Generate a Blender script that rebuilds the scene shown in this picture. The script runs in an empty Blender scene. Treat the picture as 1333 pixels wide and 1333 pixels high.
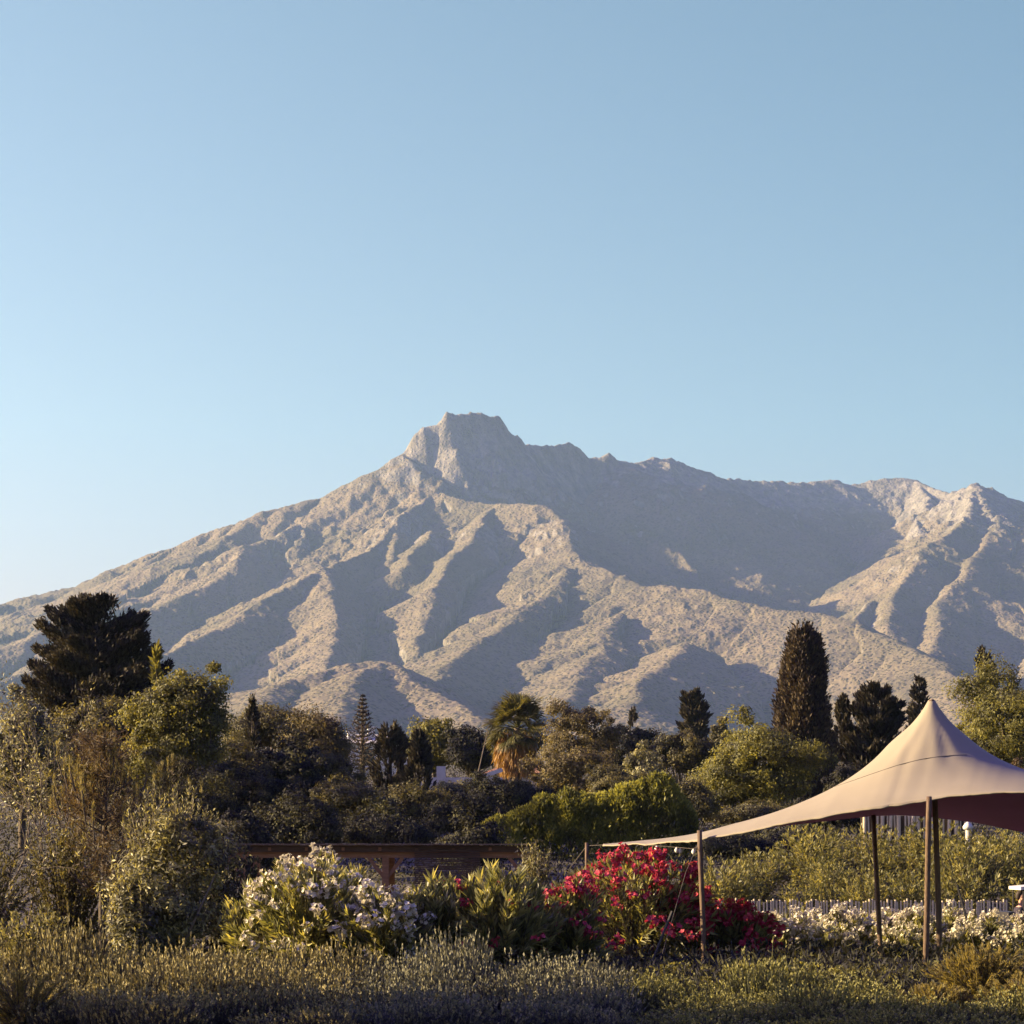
import bpy, bmesh, math, random
import numpy as np
from mathutils import Vector, Matrix

random.seed(11)
rng = np.random.default_rng(11)
SC = bpy.context.scene
COL = SC.collection
R = math.radians

# ------------------------------------------------------------------ camera
EYE = 2.1
FPX = 3000.0            # focal length in photo pixels (photo is 1333 wide)
W0, HOR = 1333.0, 1110.0
cam = bpy.data.cameras.new("camera")
camo = bpy.data.objects.new("camera", cam)
COL.objects.link(camo)
camo.location = (0, 0, EYE)
camo.rotation_euler = (R(90), 0, 0)
cam.sensor_width = 36
cam.lens = 36 * FPX / W0
cam.shift_y = (HOR - W0 / 2) / W0
cam.clip_start = 0.5
cam.clip_end = 60000
SC.camera = camo

# ------------------------------------------------------------------ light
SUN_EL, SUN_AZ = R(18), R(4)        # elevation; degrees ahead of straight left
sdir = Vector((-math.cos(SUN_EL) * math.cos(SUN_AZ), math.cos(SUN_EL) * math.sin(SUN_AZ), math.sin(SUN_EL)))
sun = bpy.data.lights.new("sun", 'SUN')
sun.energy = 5.0
sun.color = (1.0, 0.77, 0.42)
sun.angle = R(0.5)
suno = bpy.data.objects.new("sun", sun)
COL.objects.link(suno)
suno.location = (-60, 10, 60)
suno.rotation_euler = sdir.to_track_quat('Z', 'Y').to_euler()

world = bpy.data.worlds.new("World")
SC.world = world
world.use_nodes = True
nt = world.node_tree
nt.nodes.clear()
wo = nt.nodes.new('ShaderNodeOutputWorld')
bg = nt.nodes.new('ShaderNodeBackground')
sky = nt.nodes.new('ShaderNodeTexSky')
sky.sky_type = 'NISHITA'
sky.sun_disc = False
sky.sun_elevation = SUN_EL
sky.sun_rotation = math.atan2(sdir.x, sdir.y)
sky.altitude = 50
sky.air_density = 1.0
sky.dust_density = 1.2
sky.ozone_density = 1.6
tc = nt.nodes.new('ShaderNodeTexCoord')
sep = nt.nodes.new('ShaderNodeSeparateXYZ')
rmp = nt.nodes.new('ShaderNodeValToRGB')
mul = nt.nodes.new('ShaderNodeMix')
mul.data_type = 'RGBA'
mul.blend_type = 'MULTIPLY'
mul.inputs['Factor'].default_value = 1
cr = rmp.color_ramp
cr.elements[0].position = 0.0; cr.elements[0].color = (1.0, .90, .90, 1)
cr.elements[1].position = 0.36; cr.elements[1].color = (1.04, 1.02, .92, 1)
for pos, c in ((.10, (1.12, .84, .81, 1)), (.18, (1.12, 1.03, .95, 1)), (0.45, (.70, .40, 1.5, 1)), (1.0, (.75, .22, 2.1, 1))):  # upper violet stops, out of view, added to tint the shadow fill
    e = cr.elements.new(pos); e.color = c
nt.links.new(tc.outputs['Generated'], sep.inputs[0])
nt.links.new(sep.outputs['Z'], rmp.inputs['Fac'])
nt.links.new(sky.outputs['Color'], mul.inputs['A'])
nt.links.new(rmp.outputs['Color'], mul.inputs['B'])
rx = nt.nodes.new('ShaderNodeMapRange')
rx.inputs['From Min'].default_value = -1; rx.inputs['From Max'].default_value = 1
azr = nt.nodes.new('ShaderNodeValToRGB'); el = azr.color_ramp.elements
el[0].position = 0; el[0].color = (1.0, 1.0, 1.0, 1); el[1].position = 1; el[1].color = (.50, .54, .60, 1)
for p_, c_ in ((.39, (.97, .99, .99)), (.61, (.66, .78, .82))):
    e = el.new(p_); e.color = (*c_, 1)
mul2 = nt.nodes.new('ShaderNodeMix'); mul2.data_type = 'RGBA'; mul2.blend_type = 'MULTIPLY'; mul2.inputs['Factor'].default_value = 1
nt.links.new(sep.outputs['X'], rx.inputs['Value']); nt.links.new(rx.outputs[0], azr.inputs[0])
nt.links.new(mul.outputs['Result'], mul2.inputs['A']); nt.links.new(azr.outputs[0], mul2.inputs['B'])
nt.links.new(mul2.outputs['Result'], bg.inputs['Color'])
bg.inputs['Strength'].default_value = 0.056
nt.links.new(bg.outputs[0], wo.inputs['Surface'])

SC.view_settings.view_transform = 'Standard'
SC.view_settings.look = 'None'
SC.view_settings.gamma = 1
SC.view_settings.exposure = 2.0
SC.render.engine = 'CYCLES'
SC.cycles.max_bounces = 6
SC.cycles.diffuse_bounces = 2
SC.cycles.transmission_bounces = 3
SC.cycles.volume_bounces = 0
SC.cycles.use_adaptive_sampling = True
SC.cycles.use_denoising = True

# ------------------------------------------------------------------ helpers
def px(u, v, D):
    """photo pixel at distance D along the view axis -> world point"""
    return Vector(((u - W0 / 2) / FPX * D, D, EYE - (v - HOR) / FPX * D))

GY = [-500, 42, 49, 58, 68, 85, 110, 200, 400, 1000, 2000, 2800, 4000, 40000]
GZ = [0, 0, -.5, -.45, 0.9, 1.9, 3.2, 8.5, 16, 40, 90, 118, 150, 150]
def G(x, y):
    return np.interp(y, GY, GZ)

_T = np.random.default_rng(5).random((256, 256)).astype(np.float32)
def vnoise(x, y):
    xi = np.floor(x).astype(np.int64); yi = np.floor(y).astype(np.int64)
    fx = (x - xi).astype(np.float32); fy = (y - yi).astype(np.float32)
    fx = fx * fx * (3 - 2 * fx); fy = fy * fy * (3 - 2 * fy)
    a = _T[xi & 255, yi & 255]; b = _T[(xi + 1) & 255, yi & 255]
    c = _T[xi & 255, (yi + 1) & 255]; d = _T[(xi + 1) & 255, (yi + 1) & 255]
    return (a * (1 - fx) + b * fx) * (1 - fy) + (c * (1 - fx) + d * fx) * fy
def fbm(x, y, o=4):
    s = 0; a = 1; t = 0
    for i in range(o):
        s = s + a * vnoise(x + 17.3 * i, y - 9.1 * i); t += a; a *= .5; x = x * 2.03; y = y * 2.03
    return s / t
def ridged(x, y, o=4):
    s = 0; a = 1; t = 0
    for i in range(o):
        s = s + a * (1 - np.abs(2 * vnoise(x + 11.7 * i, y + 5.3 * i) - 1)); t += a; a *= .5; x = x * 2.1; y = y * 2.1
    return s / t

def nrm(v):
    return v / np.maximum(np.linalg.norm(v, axis=-1, keepdims=True), 1e-9)

class MB:
    """collects polygons; build() links them as ONE mesh object"""
    def __init__(s):
        s.v = []; s.f = []; s.t = []; s.n = 0
    def add(s, verts, faces, tint=None):
        verts = np.asarray(verts, np.float32).reshape(-1, 3)
        faces = np.asarray(faces, np.int32)
        s.v.append(verts); s.f.append(faces + s.n)
        if tint is None: tint = np.full(len(faces), .5)
        s.t.append(np.broadcast_to(np.asarray(tint, np.float32), (len(faces),)))
        s.n += len(verts)
        return s
    def leaves(s, c, d, L, Wd, tint=None, side=None):
        n = len(c)
        L = np.broadcast_to(np.asarray(L, float), (n,))[:, None]; Wd = np.broadcast_to(np.asarray(Wd, float), (n,))[:, None]
        d = nrm(d)
        if side is None: side = nrm(np.cross(d, rng.normal(size=(n, 3))))
        mid = c + d * L * .48
        v = np.stack([c, mid + side * Wd * .5, c + d * L, mid - side * Wd * .5], 1)
        f = np.arange(4 * n).reshape(n, 4)
        if tint is None: tint = rng.random(n)
        return s.add(v, f, tint)
    def tube(s, pts, rad, k=6, cap=True, tint=.5):
        pts = np.asarray(pts, float); n = len(pts)
        rad = np.broadcast_to(np.asarray(rad, float), (n,))
        tg = nrm(np.gradient(pts, axis=0))
        ref = np.array([1., 0, 0]) if abs(tg[0][0]) < .8 else np.array([0, 1., 0])
        a = nrm(np.cross(tg, ref)); b = np.cross(tg, a)
        th = np.arange(k) / k * 2 * np.pi
        v = pts[:, None] + rad[:, None, None] * (a[:, None] * np.cos(th)[None, :, None] + b[:, None] * np.sin(th)[None, :, None])
        i = np.arange(n - 1)[:, None] * k; j = np.arange(k)[None]; j2 = (j + 1) % k
        f = np.stack([i + j, i + j2, i + k + j2, i + k + j], -1).reshape(-1, 4)
        base = s.n
        s.add(v, f, tint)
        if cap:
            s.f.append(np.array([np.arange(k)[::-1] + base, np.arange(k) + base + (n - 1) * k], np.int32)); s.t.append(np.full(2, tint, np.float32))
        return s
    def box(s, c, size, rz=0, tint=.5, tilt=0):
        x, y, z = np.asarray(size) / 2
        v = np.array([(i * x, j * y, k * z) for i in (-1, 1) for j in (-1, 1) for k in (-1, 1)], float)
        if tilt:
            ca, sa = math.cos(tilt), math.sin(tilt)
            v = np.stack([v[:, 0] * ca - v[:, 2] * sa, v[:, 1], v[:, 0] * sa + v[:, 2] * ca], 1)
        ca, sa = math.cos(rz), math.sin(rz)
        v = np.stack([v[:, 0] * ca - v[:, 1] * sa, v[:, 0] * sa + v[:, 1] * ca, v[:, 2]], 1) + np.asarray(c)
        return s.add(v, [(0, 1, 3, 2), (4, 6, 7, 5), (0, 4, 5, 1), (2, 3, 7, 6), (0, 2, 6, 4), (1, 5, 7, 3)], tint)
    def mesh(s, name, smooth=False):
        me = bpy.data.meshes.new(name)
        v = np.concatenate(s.v)
        me.vertices.add(len(v)); me.vertices.foreach_set('co', v.ravel())
        sizes = np.concatenate([np.full(len(f), f.shape[1], np.int32) for f in s.f])
        loops = np.concatenate([f.ravel() for f in s.f]).astype(np.int32)
        me.loops.add(len(loops)); me.loops.foreach_set('vertex_index', loops)
        me.polygons.add(len(sizes))
        st = np.concatenate([[0], np.cumsum(sizes)[:-1]]).astype(np.int32)
        me.polygons.foreach_set('loop_start', st); me.polygons.foreach_set('loop_total', sizes)
        at = me.attributes.new('tint', 'FLOAT', 'FACE')
        at.data.foreach_set('value', np.concatenate(s.t).astype(np.float32))
        me.polygons.foreach_set('use_smooth', np.full(len(sizes), smooth))
        me.update(calc_edges=True)
        return me
    def build(s, name, mat, parent=None, smooth=False):
        return link(name, s.mesh(name, smooth), mat, parent)

def link(name, me, mat, parent=None):
    o = bpy.data.objects.new(name, me)
    if mat is not None and len(me.materials) == 0: me.materials.append(mat)
    COL.objects.link(o)
    if parent: o.parent = parent
    return o
def tag(o, label=None, cat=None, group=None, kind=None):
    if label: o['label'] = label
    if cat: o['category'] = cat
    if group: o['group'] = group
    if kind: o['kind'] = kind
    return o
def thing(name, loc, label, cat, group=None, rz=0):
    o = bpy.data.objects.new(name, None); COL.objects.link(o)
    o.empty_display_size = .2
    o.location = loc; o.rotation_euler = (0, 0, rz)
    return tag(o, label, cat, group)
def dup(root, loc, rz=0, sc=1, label=None, group=None):
    r = root.copy(); COL.objects.link(r)
    r.location = loc; r.rotation_euler = (0, 0, rz); r.scale = sc if isinstance(sc, tuple) else (sc, sc, sc)
    if label: r['label'] = label
    if group: r['group'] = group
    for ch in list(root.children):
        c = ch.copy(); COL.objects.link(c); c.parent = r
        for g in list(ch.children):
            d = g.copy(); COL.objects.link(d); d.parent = c
    return r

# ------------------------------------------------------------------ materials
def newmat(name):
    m = bpy.data.materials.new(name); m.use_nodes = True
    n = m.node_tree; n.nodes.clear()
    out = n.nodes.new('ShaderNodeOutputMaterial')
    return m, n, out
def leafmat(name, dark, mid, light, tr=.3, rough=.55, spec=.25, trc=None):
    m, n, out = newmat(name)
    at = n.nodes.new('ShaderNodeAttribute'); at.attribute_name = 'tint'
    rp = n.nodes.new('ShaderNodeValToRGB'); e = rp.color_ramp.elements
    e[0].position = .1; e[0].color = (*dark, 1); e[1].position = .95; e[1].color = (*light, 1)
    k = e.new(.55); k.color = (*mid, 1)
    pb = n.nodes.new('ShaderNodeBsdfPrincipled'); pb.inputs['Roughness'].default_value = rough
    pb.inputs['Specular IOR Level'].default_value = spec
    tl = n.nodes.new('ShaderNodeBsdfTranslucent')
    tm = n.nodes.new('ShaderNodeMix'); tm.data_type = 'RGBA'; tm.blend_type = 'MULTIPLY'; tm.inputs['Factor'].default_value = 1
    tm.inputs['B'].default_value = (*(trc or (1.5, 1.35, .6)), 1)
    mx = n.nodes.new('ShaderNodeMixShader'); mx.inputs[0].default_value = tr
    n.links.new(at.outputs['Fac'], rp.inputs[0]); n.links.new(rp.outputs[0], pb.inputs['Base Color'])
    n.links.new(rp.outputs[0], tm.inputs['A']); n.links.new(tm.outputs['Result'], tl.inputs['Color'])
    n.links.new(pb.outputs[0], mx.inputs[1]); n.links.new(tl.outputs[0], mx.inputs[2]); n.links.new(mx.outputs[0], out.inputs[0])
    return m
def surf(name, c1, c2, scale=8, rough=.8, bump=.2, stretch=(1, 1, 1), spec=.3, detail=6):
    m, n, out = newmat(name)
    tc = n.nodes.new('ShaderNodeTexCoord'); mp = n.nodes.new('ShaderNodeMapping'); mp.inputs['Scale'].default_value = stretch
    no = n.nodes.new('ShaderNodeTexNoise'); no.inputs['Scale'].default_value = scale; no.inputs['Detail'].default_value = detail
    rp = n.nodes.new('ShaderNodeValToRGB'); e = rp.color_ramp.elements
    e[0].position = .3; e[0].color = (*c1, 1); e[1].position = .7; e[1].color = (*c2, 1)
    pb = n.nodes.new('ShaderNodeBsdfPrincipled'); pb.inputs['Roughness'].default_value = rough; pb.inputs['Specular IOR Level'].default_value = spec
    bp = n.nodes.new('ShaderNodeBump'); bp.inputs['Strength'].default_value = bump; bp.inputs['Distance'].default_value = .02
    n.links.new(tc.outputs['Object'], mp.inputs[0]); n.links.new(mp.outputs[0], no.inputs['Vector'])
    n.links.new(no.outputs['Fac'], rp.inputs[0]); n.links.new(rp.outputs[0], pb.inputs['Base Color'])
    n.links.new(no.outputs['Fac'], bp.inputs['Height']); n.links.new(bp.outputs[0], pb.inputs['Normal'])
    n.links.new(pb.outputs[0], out.inputs[0])
    return m

M = {}
M['olive'] = leafmat('olive_leaf', (.038, .036, .036), (.125, .12, .062), (.42, .385, .17), .30, .5, .3)
M['broad'] = leafmat('broad_leaf', (.036, .034, .036), (.090, .084, .042), (.20, .17, .06), .36, .55, .2)
M['yellow'] = leafmat('yellow_green_leaf', (.042, .040, .030), (.125, .122, .036), (.265, .24, .056), .42)
M['bright'] = leafmat('fresh_green_leaf', (.04, .042, .03), (.14, .145, .04), (.30, .29, .07), .42)
M['brown'] = leafmat('brown_olive_leaf', (.050, .042, .036), (.115, .095, .048), (.21, .172, .075), .36, .55, .2)
M['dark'] = leafmat('dark_conifer_leaf', (.022, .020, .022), (.042, .037, .030), (.085, .072, .045), .10, .7, .08)
M['cyp'] = leafmat('cypress_leaf', (.026, .020, .026), (.060, .046, .036), (.12, .09, .048), .12, .7, .12)
M['shade'] = leafmat('shade_tint_leaf', (.020, .019, .028), (.036, .036, .034), (.092, .088, .040), .2, .7, .05)  # dark violet-grey leaf: shade over the planting is put into its colour
M['oleander'] = leafmat('oleander_leaf', (.045, .046, .036), (.15, .155, .06), (.42, .385, .16), .40, .45, .35)
M['bank'] = leafmat('bank_leaf', (.040, .040, .032), (.13, .13, .05), (.33, .295, .11), .42, .45, .3)
M['needle'] = leafmat('rusty_needle', (.045, .034, .026), (.095, .066, .034), (.18, .125, .055), .30)
M['candle'] = leafmat('pine_shoot', (.09, .078, .035), (.18, .155, .065), (.28, .24, .10), 0.36)
M['lav'] = leafmat('lavender_stem', (.050, .044, .052), (.115, .102, .075), (.29, .245, .13), .15, .6, .2)
M['rose'] = leafmat('feathery_leaf', (.075, .064, .036), (.18, .15, .055), (.31, .255, .09), 0.44)
M['low'] = leafmat('low_leaf', (.04, .042, .03), (.14, .138, .05), (.34, .31, .11), .42, .5, .3)
M['palm'] = leafmat('palm_leaf', (.05, .052, .022), (.10, .095, .035), (.17, .15, .06), .28, .4, .4)
M['skirt'] = leafmat('dead_frond', (.16, .09, .035), (.27, .16, .065), (.38, .24, .11), .3)
M['white'] = leafmat('white_petal', (.54, .49, .37), (.64, .59, .46), (.72, .68, .56), .3, .6, .2, (1, .97, .9))
M['red'] = leafmat('red_petal', (.32, .020, .050), (.46, .050, .085), (.60, .12, .15), .32, .6, .2, (1.1, .8, .8))
M['lavshaded'] = leafmat('shade_tint_lavender', (.034, .035, .040), (.072, .075, .062), (.22, .205, .125), .10, .6, .15)  # middle lavender, with the shade on it put into its colour
M['lavsunlit'] = leafmat('sunlit_tint_lavender', (.038, .036, .034), (.085, .078, .046), (.33, .28, .125), .12, .6, .15)  # left lavender, with the sunlight on it put into its colour
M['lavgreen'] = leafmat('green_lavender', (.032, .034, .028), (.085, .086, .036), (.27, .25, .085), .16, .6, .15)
M['thatch'] = surf('sunlit_roof_reed', (.12, .085, .06), (.26, .20, .14), 6, .9, .8, (30, 1, 1))  # reed lightened for the roof, its sunlit edge put into the colour
M['bark'] = surf('bark', (.045, .034, .026), (.11, .085, .062), 14, .9, .5, (1, 1, .3))
M['palebark'] = surf('pale_bark', (.09, .07, .05), (.20, .16, .115), 20, .85, .4, (1, 1, .3))
M['pole'] = surf('pole_wood', (.062, .038, .025), (.15, .096, .058), 10, .7, .3, (6, 6, .5))
M['beam'] = surf('beam_wood', (.15, .075, .045), (.24, .125, .07), 8, .8, .3, (.6, 6, 6))
M['reed'] = surf('reed', (.035, .022, .018), (.11, .07, .05), 6, .9, .8, (1, 1, 30))
M['picket'] = surf('picket_wood', (.44, .36, .23), (.60, .50, .34), 10, .8, .3, (4, 4, .6))
M['whitewash'] = surf('whitewash', (.50, .47, .42), (.58, .56, .51), 4, .85, .1)
M['tile'] = surf('roof_tile', (.26, .13, .07), (.40, .22, .13), 20, .85, .5)
M['darkmetal'] = surf('dark_metal', (.02, .018, .02), (.04, .036, .038), 10, .5, .05)
M['glassdark'] = surf('window_glass', (.02, .025, .03), (.03, .035, .04), 3, .1, 0, spec=.6)
M['rope'] = surf('rope', (.05, .04, .035), (.10, .085, .07), 40, .9, .2)
M['soil'] = surf('soil', (.075, .055, .038), (.15, .115, .075), .6, .95, .5)

# ------------------------------------------------------------------ ground
def soilmat():
    m, n, out = newmat('ground_soil')
    tc = n.nodes.new('ShaderNodeTexCoord')
    n1 = n.nodes.new('ShaderNodeTexNoise'); n1.inputs['Scale'].default_value = .35; n1.inputs['Detail'].default_value = 9
    n2 = n.nodes.new('ShaderNodeTexNoise'); n2.inputs['Scale'].default_value = .02; n2.inputs['Detail'].default_value = 5
    r1 = n.nodes.new('ShaderNodeValToRGB'); e = r1.color_ramp.elements
    e[0].position = .35; e[0].color = (.03, .024, .02, 1); e[1].position = .7; e[1].color = (.085, .066, .045, 1)
    r2 = n.nodes.new('ShaderNodeValToRGB'); e = r2.color_ramp.elements
    e[0].position = .4; e[0].color = (.03, .03, .02, 1); e[1].position = .6; e[1].color = (.085, .072, .045, 1)
    mx = n.nodes.new('ShaderNodeMix'); mx.data_type = 'RGBA'; mx.inputs['Factor'].default_value = .5
    pb = n.nodes.new('ShaderNodeBsdfPrincipled'); pb.inputs['Roughness'].default_value = .95
    bp = n.nodes.new('ShaderNodeBump'); bp.inputs['Strength'].default_value = .5; bp.inputs['Distance'].default_value = .1
    for a in (n1, n2): n.links.new(tc.outputs['Object'], a.inputs['Vector'])
    n.links.new(n1.outputs['Fac'], r1.inputs[0]); n.links.new(n2.outputs['Fac'], r2.inputs[0])
    n.links.new(r1.outputs[0], mx.inputs['A']); n.links.new(r2.outputs[0], mx.inputs['B'])
    n.links.new(mx.outputs['Result'], pb.inputs['Base Color']); n.links.new(n1.outputs['Fac'], bp.inputs['Height'])
    n.links.new(bp.outputs[0], pb.inputs['Normal']); n.links.new(pb.outputs[0], out.inputs[0])
    return m
gx = np.concatenate([np.linspace(-8500, -600, 20), np.linspace(-500, -60, 23), np.linspace(-55, 55, 111), np.linspace(60, 500, 23), np.linspace(600, 8500, 20)])
gy = np.concatenate([np.linspace(-300, 10, 20), np.linspace(11, 130, 120), np.linspace(135, 400, 54), np.linspace(420, 9000, 120)])
X, Y = np.meshgrid(gx, gy)
Z = G(X, Y) + np.where(Y > 15, (fbm(X / 9, Y / 9, 3) - .5) * np.clip(Y / 300, .12, 3), 0)
i, j = np.meshgrid(np.arange(len(gy) - 1), np.arange(len(gx) - 1), indexing='ij')
q = (i * len(gx) + j).ravel()
gm = MB().add(np.stack([X, Y, Z], -1), np.stack([q, q + 1, q + 1 + len(gx), q + len(gx)], 1))
tag(gm.build('ground', soilmat(), smooth=True), kind='structure')

# ------------------------------------------------------------------ mountain
# crest lines traced as (photo x, photo y, distance m); flanks fall away from them
RIDGES = [
 # slope, cliff, points
 (.62, 0, [(-420, 960, 5200), (-250, 905, 5500), (-120, 862, 5800), (0, 815, 6000), (60, 785, 6050), (122, 759, 6080), (134, 743, 6085), (150, 753, 6095), (190, 730, 6100), (262, 695, 6200), (300, 683, 6220), (335, 668, 6250), (368, 658, 6280), (430, 645, 6330), (480, 615, 6380), (522, 592, 6420)]),
 (1.05, 60, [(522, 592, 6420), (540, 580, 6440), (548, 563, 6450), (557, 555, 6456), (573, 552, 6468), (587, 537, 6480), (598, 540, 6486), (614, 540, 6496), (631, 536, 6510), (644, 542, 6518), (657, 543, 6538), (672, 560, 6570), (688, 576, 6610), (708, 583, 6670), (728, 581, 6715), (744, 576, 6750), (756, 581, 6765), (771, 597, 6790), (782, 594, 6800), (794, 589, 6810), (806, 599, 6830)]),
 (.62, 15, [(806, 599, 6830), (830, 602, 6920), (850, 594, 7000), (880, 601, 7090), (905, 608, 7180), (940, 620, 7300), (972, 626, 7400), (1040, 629, 7580), (1080, 624, 7680), (1108, 631, 7730), (1130, 626, 7745), (1162, 622, 7760), (1190, 624, 7740), (1215, 637, 7580), (1235, 642, 7420), (1258, 636, 7200), (1272, 630, 7060), (1300, 645, 7000), (1340, 657, 6980), (1450, 690, 7000), (1600, 720, 7000), (1800, 800, 7000)]),
 # A: shoulder crest below the peak, running right into the long front ridge
 (.62, 25, [(530, 600, 6400), (552, 632, 6260), (575, 643, 6200), (602, 651, 6150), (650, 657, 6090), (690, 656, 6020), (722, 660, 5960), (738, 676, 5880)]),
 (.46, 0, [(738, 676, 5880), (742, 712, 5620), (762, 733, 5350), (800, 748, 5150), (835, 762, 5020), (880, 764, 4960), (922, 767, 4880), (962, 782, 4770), (1003, 794, 4680), (1060, 798, 4600), (1102, 808, 4500), (1160, 838, 4300), (1230, 868, 4000), (1330, 900, 3600), (1450, 940, 3200)]),
 # B
 (.72, 10, [(648, 660, 6080), (628, 690, 5800), (606, 718, 5560), (585, 740, 5330), (568, 770, 5090), (557, 805, 4850), (552, 850, 4550)]),
 # C
 (.68, 15, [(560, 640, 6230), (545, 655, 6150), (527, 667, 6040), (516, 684, 5930), (500, 706, 5770), (478, 722, 5600), (452, 733, 5450), (430, 741, 5300), (385, 765, 5120), (345, 785, 4980), (280, 815, 4760), (215, 850, 4500), (150, 890, 4100)]),
 (.66, 0, [(430, 741, 5300), (440, 775, 5050), (446, 805, 4830), (436, 845, 4560), (415, 885, 4200)]),
 (.8, 10, [(518, 684, 5930), (521, 706, 5760), (524, 730, 5560)]),
 (.8, 5, [(572, 690, 5850), (556, 712, 5640), (540, 735, 5420)]),
 # D
 (.64, 10, [(430, 650, 6310), (398, 678, 6140), (392, 690, 6060), (385, 710, 5900)]),
 (.60, 0, [(395, 680, 6130), (355, 698, 5960), (320, 711, 5830), (300, 738, 5620), (262, 765, 5430), (225, 785, 5290), (185, 806, 5140), (120, 840, 4900), (40, 875, 4600), (-60, 910, 4300)]),
 (.60, 0, [(335, 672, 6230), (300, 697, 6050), (255, 722, 5870), (205, 755, 5690), (165, 775, 5560), (110, 802, 5400), (30, 835, 5150), (-80, 870, 4900)]),
 (.6, 0, [(190, 733, 6080), (140, 765, 5850), (80, 800, 5600), (0, 848, 5200)]),
 # E
 (.58, 0, [(758, 734, 5340), (738, 752, 5150), (715, 770, 4980), (690, 790, 4820), (662, 815, 4600), (630, 836, 4400), (598, 858, 4180), (566, 882, 3940), (530, 915, 3600)]),
 # F
 (.46, 0, [(820, 775, 4980), (805, 805, 4700), (787, 833, 4450), (755, 878, 4050), (720, 925, 3600)]),
 # G
 (.44, 0, [(890, 835, 4350), (868, 858, 4120), (848, 885, 3860), (825, 915, 3550)]),
 # H foothill
 (.40, 0, [(300, 912, 3350), (360, 895, 3450), (420, 876, 3550), (462, 864, 3620), (490, 860, 3650), (512, 868, 3600), (545, 890, 3480), (585, 910, 3350), (640, 935, 3150)]),
 (.42, 0, [(490, 862, 3640), (470, 895, 3350), (450, 930, 3000)]),
 (.42, 0, [(390, 885, 3500), (340, 925, 3100)]),
 # right massif
 (.66, 20, [(1192, 626, 7730), (1200, 645, 7450), (1196, 670, 7100), (1192, 700, 6650), (1180, 735, 6220), (1160, 765, 5800), (1130, 790, 5450), (1108, 806, 5250)]),
 (.44, 10, [(1272, 632, 7050), (1262, 660, 6680), (1240, 685, 6330), (1215, 705, 6100), (1198, 722, 5950), (1178, 758, 5640), (1166, 785, 5400), (1150, 822, 5050)]),
 (.36, 10, [(1272, 632, 7050), (1290, 675, 6520), (1278, 715, 6100), (1250, 755, 5720), (1232, 790, 5400), (1212, 830, 5000), (1190, 868, 4600)]),
 (.60, 0, [(1400, 690, 6500), (1420, 740, 6000), (1400, 800, 5400), (1370, 870, 4600)]),
]
NC, NR = 1500, 900
U = np.linspace(-330, 1640, NC, dtype=np.float32)
D = np.linspace(2300, 9000, NR, dtype=np.float32)
UU, DD = np.meshgrid(U, D)
MX = (UU - W0 / 2) / FPX * DD; MY = DD.copy()
wx = (fbm(MX / 240, MY / 240, 4) - .5) * 60; wy = (fbm(MX / 240 + 50, MY / 240 + 80, 4) - .5) * 90
PX_, PY_ = MX + wx, MY + wy
RX_ = PX_ + (fbm(MX / 420 + 9, MY / 420, 3) - .5) * 60; RY_ = PY_ + (fbm(MX / 420 + 31, MY / 420 + 7, 3) - .5) * 80
H = np.full(MX.shape, -1e4, np.float32); BU = np.zeros_like(H); BD = np.full_like(H, 1e4)
for rid, (sl, cl, pts) in enumerate(RIDGES):
    cum = rid * 3171.0
    for k in range(len(pts) - 1):
        A = px(*pts[k]); B = px(*pts[k + 1])
        ab = np.array([B.x - A.x, B.y - A.y]); L2 = float(ab @ ab)
        QX, QY = (PX_, PY_) if rid < 3 else (RX_, RY_)
        t = np.clip(((QX - A.x) * ab[0] + (QY - A.y) * ab[1]) / L2, 0, 1)
        d = np.hypot(QX - A.x - t * ab[0], QY - A.y - t * ab[1])
        d = d * d / (d + 16)
        wa, wb = (1, 1) if rid < 3 else ((1.2, 1.1) if pts[0][0] > 1150 and pts[0][0] < 1350 else (.70, 1.1))
        w = np.clip(.5 + .5 * (QX - A.x - t * ab[0]) / np.maximum(d, 1), 0, 1)      # 0 west flank, 1 east flank
        h = A.z + t * (B.z - A.z) - (sl * (wa + (wb - wa) * w) * (1 + (.9 if rid > 3 else .3 if rid == 3 else 0) * np.clip((QY - A.y - t * ab[1]) / np.maximum(d, 30), 0, 1))) * d * (1 - .00012 * np.minimum(d, 1500)) - cl * (1 - np.exp(-d / 45))
        m = h > H
        H[m] = h[m]; BU[m] = (cum + t * math.sqrt(L2))[m]; BD[m] = d[m]
    
w1 = fbm(MX / 150, MY / 150, 3) - .5
g1 = ridged(BU / 430 + w1 * .5, BD / 1500 + .3, 2); g2 = ridged(BU / 150 + w1 * .9, BD / 520 + 5.3, 3); g3 = ridged(MX / 190 + w1, MY / 260, 3)
H = H + (g1 - .8) * np.clip(BD * .15, 0, 44) + (g2 - .75) * np.clip(BD * .13, 0, 26) + (g3 - .7) * np.clip(BD * .1, 0, 24)
rk_ = np.clip((H - 550) / 500, .15, 1) * np.clip(BD / 70, .38, 1)
H += (ridged(MX / 75, MY / 75, 3) - .55) * 20 * rk_
H += (fbm(MX / 26, MY / 26, 3) - .5) * (5 + 7 * rk_)
cm = np.clip((fbm(MX / 260 + 3, MY / 260 + 8, 3) - .42) * 6, 0, 1) * np.clip((H - 250) / 500, 0, 1)
H += (ridged(MX / 46 + w1, MY / 46, 4) - .6) * 22 * cm
H += (vnoise(MX / 8, MY / 8) - .5) * 2.6
base = G(MX, MY)
lo = base + (fbm(MX / 260, MY / 260, 4) - .35) * 60 * np.clip((DD - 2300) / 1200, 0, 1) - 6
H = np.maximum(H, lo)
H = np.where((DD < 2320), base - 20, H)
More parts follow.
